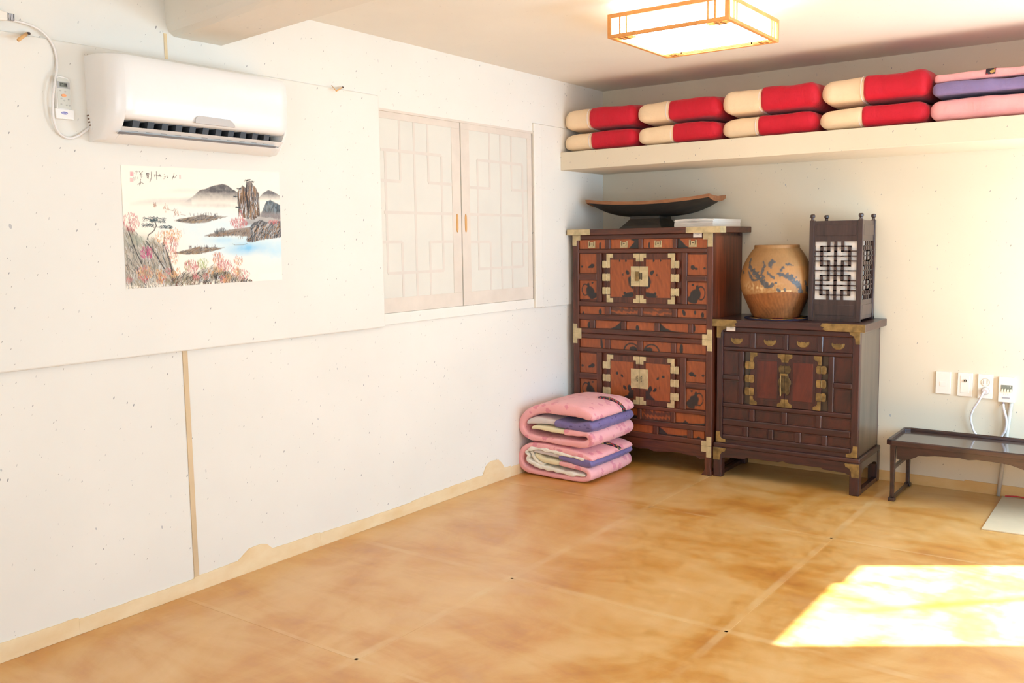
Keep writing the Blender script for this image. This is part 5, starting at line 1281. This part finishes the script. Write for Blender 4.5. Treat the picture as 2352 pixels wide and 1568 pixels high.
# ------------------------------------------------------------------ low side table
TB = thing('low_table', 'long low dark table with raised rim and carved apron against the back wall', 'table', (2.6, -.225, 0))
tx0, tx1, ty0, ty1 = 1.984, 3.32, -.436, -.036
oc = lambda i: [(tx0 + .030 + i * .4, ty0 + i), (tx1 - .030 - i * .4, ty0 + i), (tx1 - i, ty0 + .02 + i * .4), (tx1 - i, ty1 - .02 - i * .4), (tx1 - .034 - i * .4, ty1 - i), (tx0 + .034 + i * .4, ty1 - i), (tx0 + i, ty1 - .02 - i * .4), (tx0 + i, ty0 + .02 + i * .4)]
obj('tabletop', G().prism(oc(.008), .302, .313, 'xy'), W4T, TB, bevel=.001)
g_ = G(); rr_ = []
o1, o2 = oc(0), oc(.015)
for (a, b), (c_, d) in zip(o1, o2): rr_.append([(a, b, .303), (a, b, .328), (a * .6 + c_ * .4, b * .6 + d * .4, .332), (c_, d, .326), (c_, d, .3125)])
rr_.append(rr_[0]); g_.ring(rr_, False, False)
obj('rim', g_, W4, TB, bevel=.002)
ap = [(tx0 + .045, .302)] + [(tx1 - .045, .302)]
def wave(xa, xb):
    pts = [(xa, .230), (xa + .030, .226), (xa + .052, .230), (xa + .075, .238), (xa + .095, .248)]
    n = 26
    mid = (xa + xb) / 2
    for k in range(n + 1):
        x = xa + .11 + (xb - xa - .22) * k / n; t = abs(x - mid) / (mid - xa - .11)
        z = .262 + .010 * math.sin(math.pi * min(1, t * 1.0)) - (.006 if .48 < t < .55 else 0) - .020 * max(0, .18 - t) / .18 - .004 * (t > .9)
        pts.append((x, z))
    pts += [(xb - .095, .248), (xb - .075, .238), (xb - .052, .230), (xb - .030, .226), (xb, .230)]
    return pts
for yy in (ty0 + .022, ty1 - .034):
    w_ = wave(tx0 + .050, tx1 - .050)
    obj('apron', G().prism([(tx0 + .050, .303), (tx1 - .050, .303)] + w_[::-1], yy, yy + .012, 'xz'), W4, TB, bevel=.0015)
for s_, x in ((1, tx0 + .020), (-1, tx1 - .020)):
    a, b = sorted((x, x + s_ * .028))
    for yy in (ty0 + .008, ty1 - .036):
        lg = obj('leg', G().ring([[(a + k_, yy + k_, z), (b - k_, yy + k_, z), (b - k_, yy + .028 - k_, z), (a + k_, yy + .028 - k_, z)] for k_, z in ((.004, .018), (.004, .10), (.001, .25), (0, .303))]), W4, TB, bevel=.003)
        obj('foot', B(a - .003, b + .003, yy - .004, yy + .032, 0.0, .018), W4, TB, bevel=.003)
    obj('runner', B(a + .006, b - .006, ty0 + .03, ty1 - .03, .002, .020), W4, TB, bevel=.002)
    obj('stretcher', B(a + .006, b - .006, ty0 + .03, ty1 - .03, .168, .186), W4, TB, bevel=.002)

# ------------------------------------------------------------------ wall plates, cords, conduit, mat
def plate(lab, x0, x1, z0, z1, nm='wall_plate', cat='wall plate', grp='wall plates above the low table', th=.009):
    t = thing(nm, lab, cat, ((x0 + x1) / 2, -.004, z0), grp)
    obj('cover', B(x0, x1, -th, 0.0, z0, z1), PLASB, t, bevel=.002); return t
t = plate('blank ivory wall plate, leftmost above the low table', 2.136, 2.212, .532, .655)
obj('centre_insert', B(2.158, 2.190, -.0105, -.009, .574, .600), PLASB, t, bevel=.0005)
t = plate('ivory television socket plate with one small round jack', 2.247, 2.321, .527, .655)
obj('inner_panel', B(2.262, 2.306, -.0105, -.009, .546, .640), PLASB, t, bevel=.0008)
jk = obj('jack', G().tube([(2.287, -.0155, .614), (2.287, -.0105, .614)], .0085, 16), simple('jack_metal', (.42, .38, .30), .4), t)
obj('jack_hole', G().box(2.2805, 2.285, -.0165, -.0155, .611, .617).box(2.289, 2.2935, -.0165, -.0155, .611, .617), DARKP, jk)
t = plate('ivory double power socket with a plug in its lower outlet', 2.348, 2.421, .524, .655, 'power_socket', 'socket', None, .011)
for z in (.613, .566):
    s_ = obj('outlet', G().tube([(2.3855, -.0125, z), (2.3855, -.011, z)], .0205, 24), PLASB, t)
    obj('outlet_ring', G().tube([(2.3855 + .0205 * math.cos(k * .3927), -.0128, z + .0205 * math.sin(k * .3927)) for k in range(17)], .0012, 6), simple('ring_beige', (.52, .45, .36), .5) if 'ring_beige' not in bpy.data.materials else bpy.data.materials['ring_beige'], s_)
    if z > .6: obj('outlet_slots', G().box(2.374, 2.378, -.0135, -.0125, z - .012, z + .010).box(2.392, 2.396, -.0135, -.0125, z - .010, z + .012), simple('slot_tone', (.45, .37, .30), .5), s_)
pl = thing('power_plug', 'grey white plug with curved cord dropping behind the low table', 'plug', (2.385, -.02, .56))
obj('plug_body', G().tube([(2.386, -.012, .566), (2.386, -.028, .566), (2.385, -.036, .565)], .0185, 20, .0165), CORD, pl, bevel=.002)
obj('plug_cord', G().tube(spline([(2.384, -.036, .566), (2.374, -.042, .545), (2.358, -.038, .510), (2.336, -.030, .470), (2.322, -.022, .425), (2.326, -.018, .380), (2.345, -.015, .330), (2.39, -.015, .298), (2.47, -.015, .285), (2.56, -.015, .283), (2.9, -.015, .283)], 8), .0058, 10), CORD, pl, smooth=True)
t = thing('thermostat', 'ivory thermostat with dark display, rightmost above the low table', 'thermostat', (2.49, -.01, .51))
obj('case', B(2.449, 2.528, -.020, 0.0, .513, .648), PLASB, t, bevel=.003)
d = obj('display', B(2.4615, 2.516, -.0212, -.020, .571, .607), SCR, t, label='dark grey display')
obj('display_digits', G().box(2.488, 2.496, -.0216, -.0212, .602, .603).box(2.494, 2.496, -.0216, -.0212, .594, .603).box(2.500, 2.508, -.0216, -.0212, .602, .603).box(2.506, 2.508, -.0216, -.0212, .594, .603), GREYP, d)
for k in range(4): obj('key', G().prism([(2.464 + k * .0135, .568), (2.473 + k * .0135, .568), (2.473 + k * .0135, .582), (2.4685 + k * .0135, .588), (2.464 + k * .0135, .582)], -.0235, -.020, 'xz'), simple('lit_key', (.85, .78, .55), .5) if k == 0 else bpy.data.materials['lit_key'], t)
obj('logo_mark', G().box(2.474, 2.480, -.0206, -.020, .552, .562).box(2.484, 2.489, -.0206, -.020, .552, .562).box(2.494, 2.499, -.0206, -.020, .552, .562), GREYP, t)
obj('slider', B(2.468, 2.505, -.0215, -.020, .534, .5415), simple('slider_grey', (.36, .35, .36), .4), t)
cd = t
obj('cord_sleeve', G().tube([(2.474, -.012, .513), (2.475, -.014, .500)], .0062, 10), simple('sleeve_grey', (.30, .24, .26), .5), cd)
obj('cord', G().tube(spline([(2.475, -.014, .502), (2.480, -.024, .475), (2.492, -.030, .435), (2.496, -.030, .400), (2.490, -.028, .360), (2.474, -.022, .325), (2.480, -.0275, .285), (2.53, -.0285, .268), (2.62, -.0225, .264), (2.9, -.0225, .264)], 8), .0066, 10), CORD, cd, smooth=True)
obj('conduit', G().tube([(2.470, -.018, .001), (2.490, -.0125, .25), (2.512, -.012, .5105)], .0100, 12), PIPEG, smooth=True, label='slightly leaning grey conduit running from the thermostat to the floor', cat='pipe')
mt = thing('floor_mat', 'flat beige vinyl mat on the floor in front of the low table', 'mat', (3.0, -.36, 0))
obj('mat_sheet', G().prism([(2.494, -.700), (3.22, -.66), (3.22, -.030), (2.492, -.030)], 0.0002, .006, 'xy'), MATF, mt, bevel=.001)
obj('mat_edging', G().tube([(2.505, -.034, .009), (2.56, -.027, .013), (2.66, -.03, .008), (3.2, -.034, .009)], .0035, 6), REDT, mt, label='red edging')
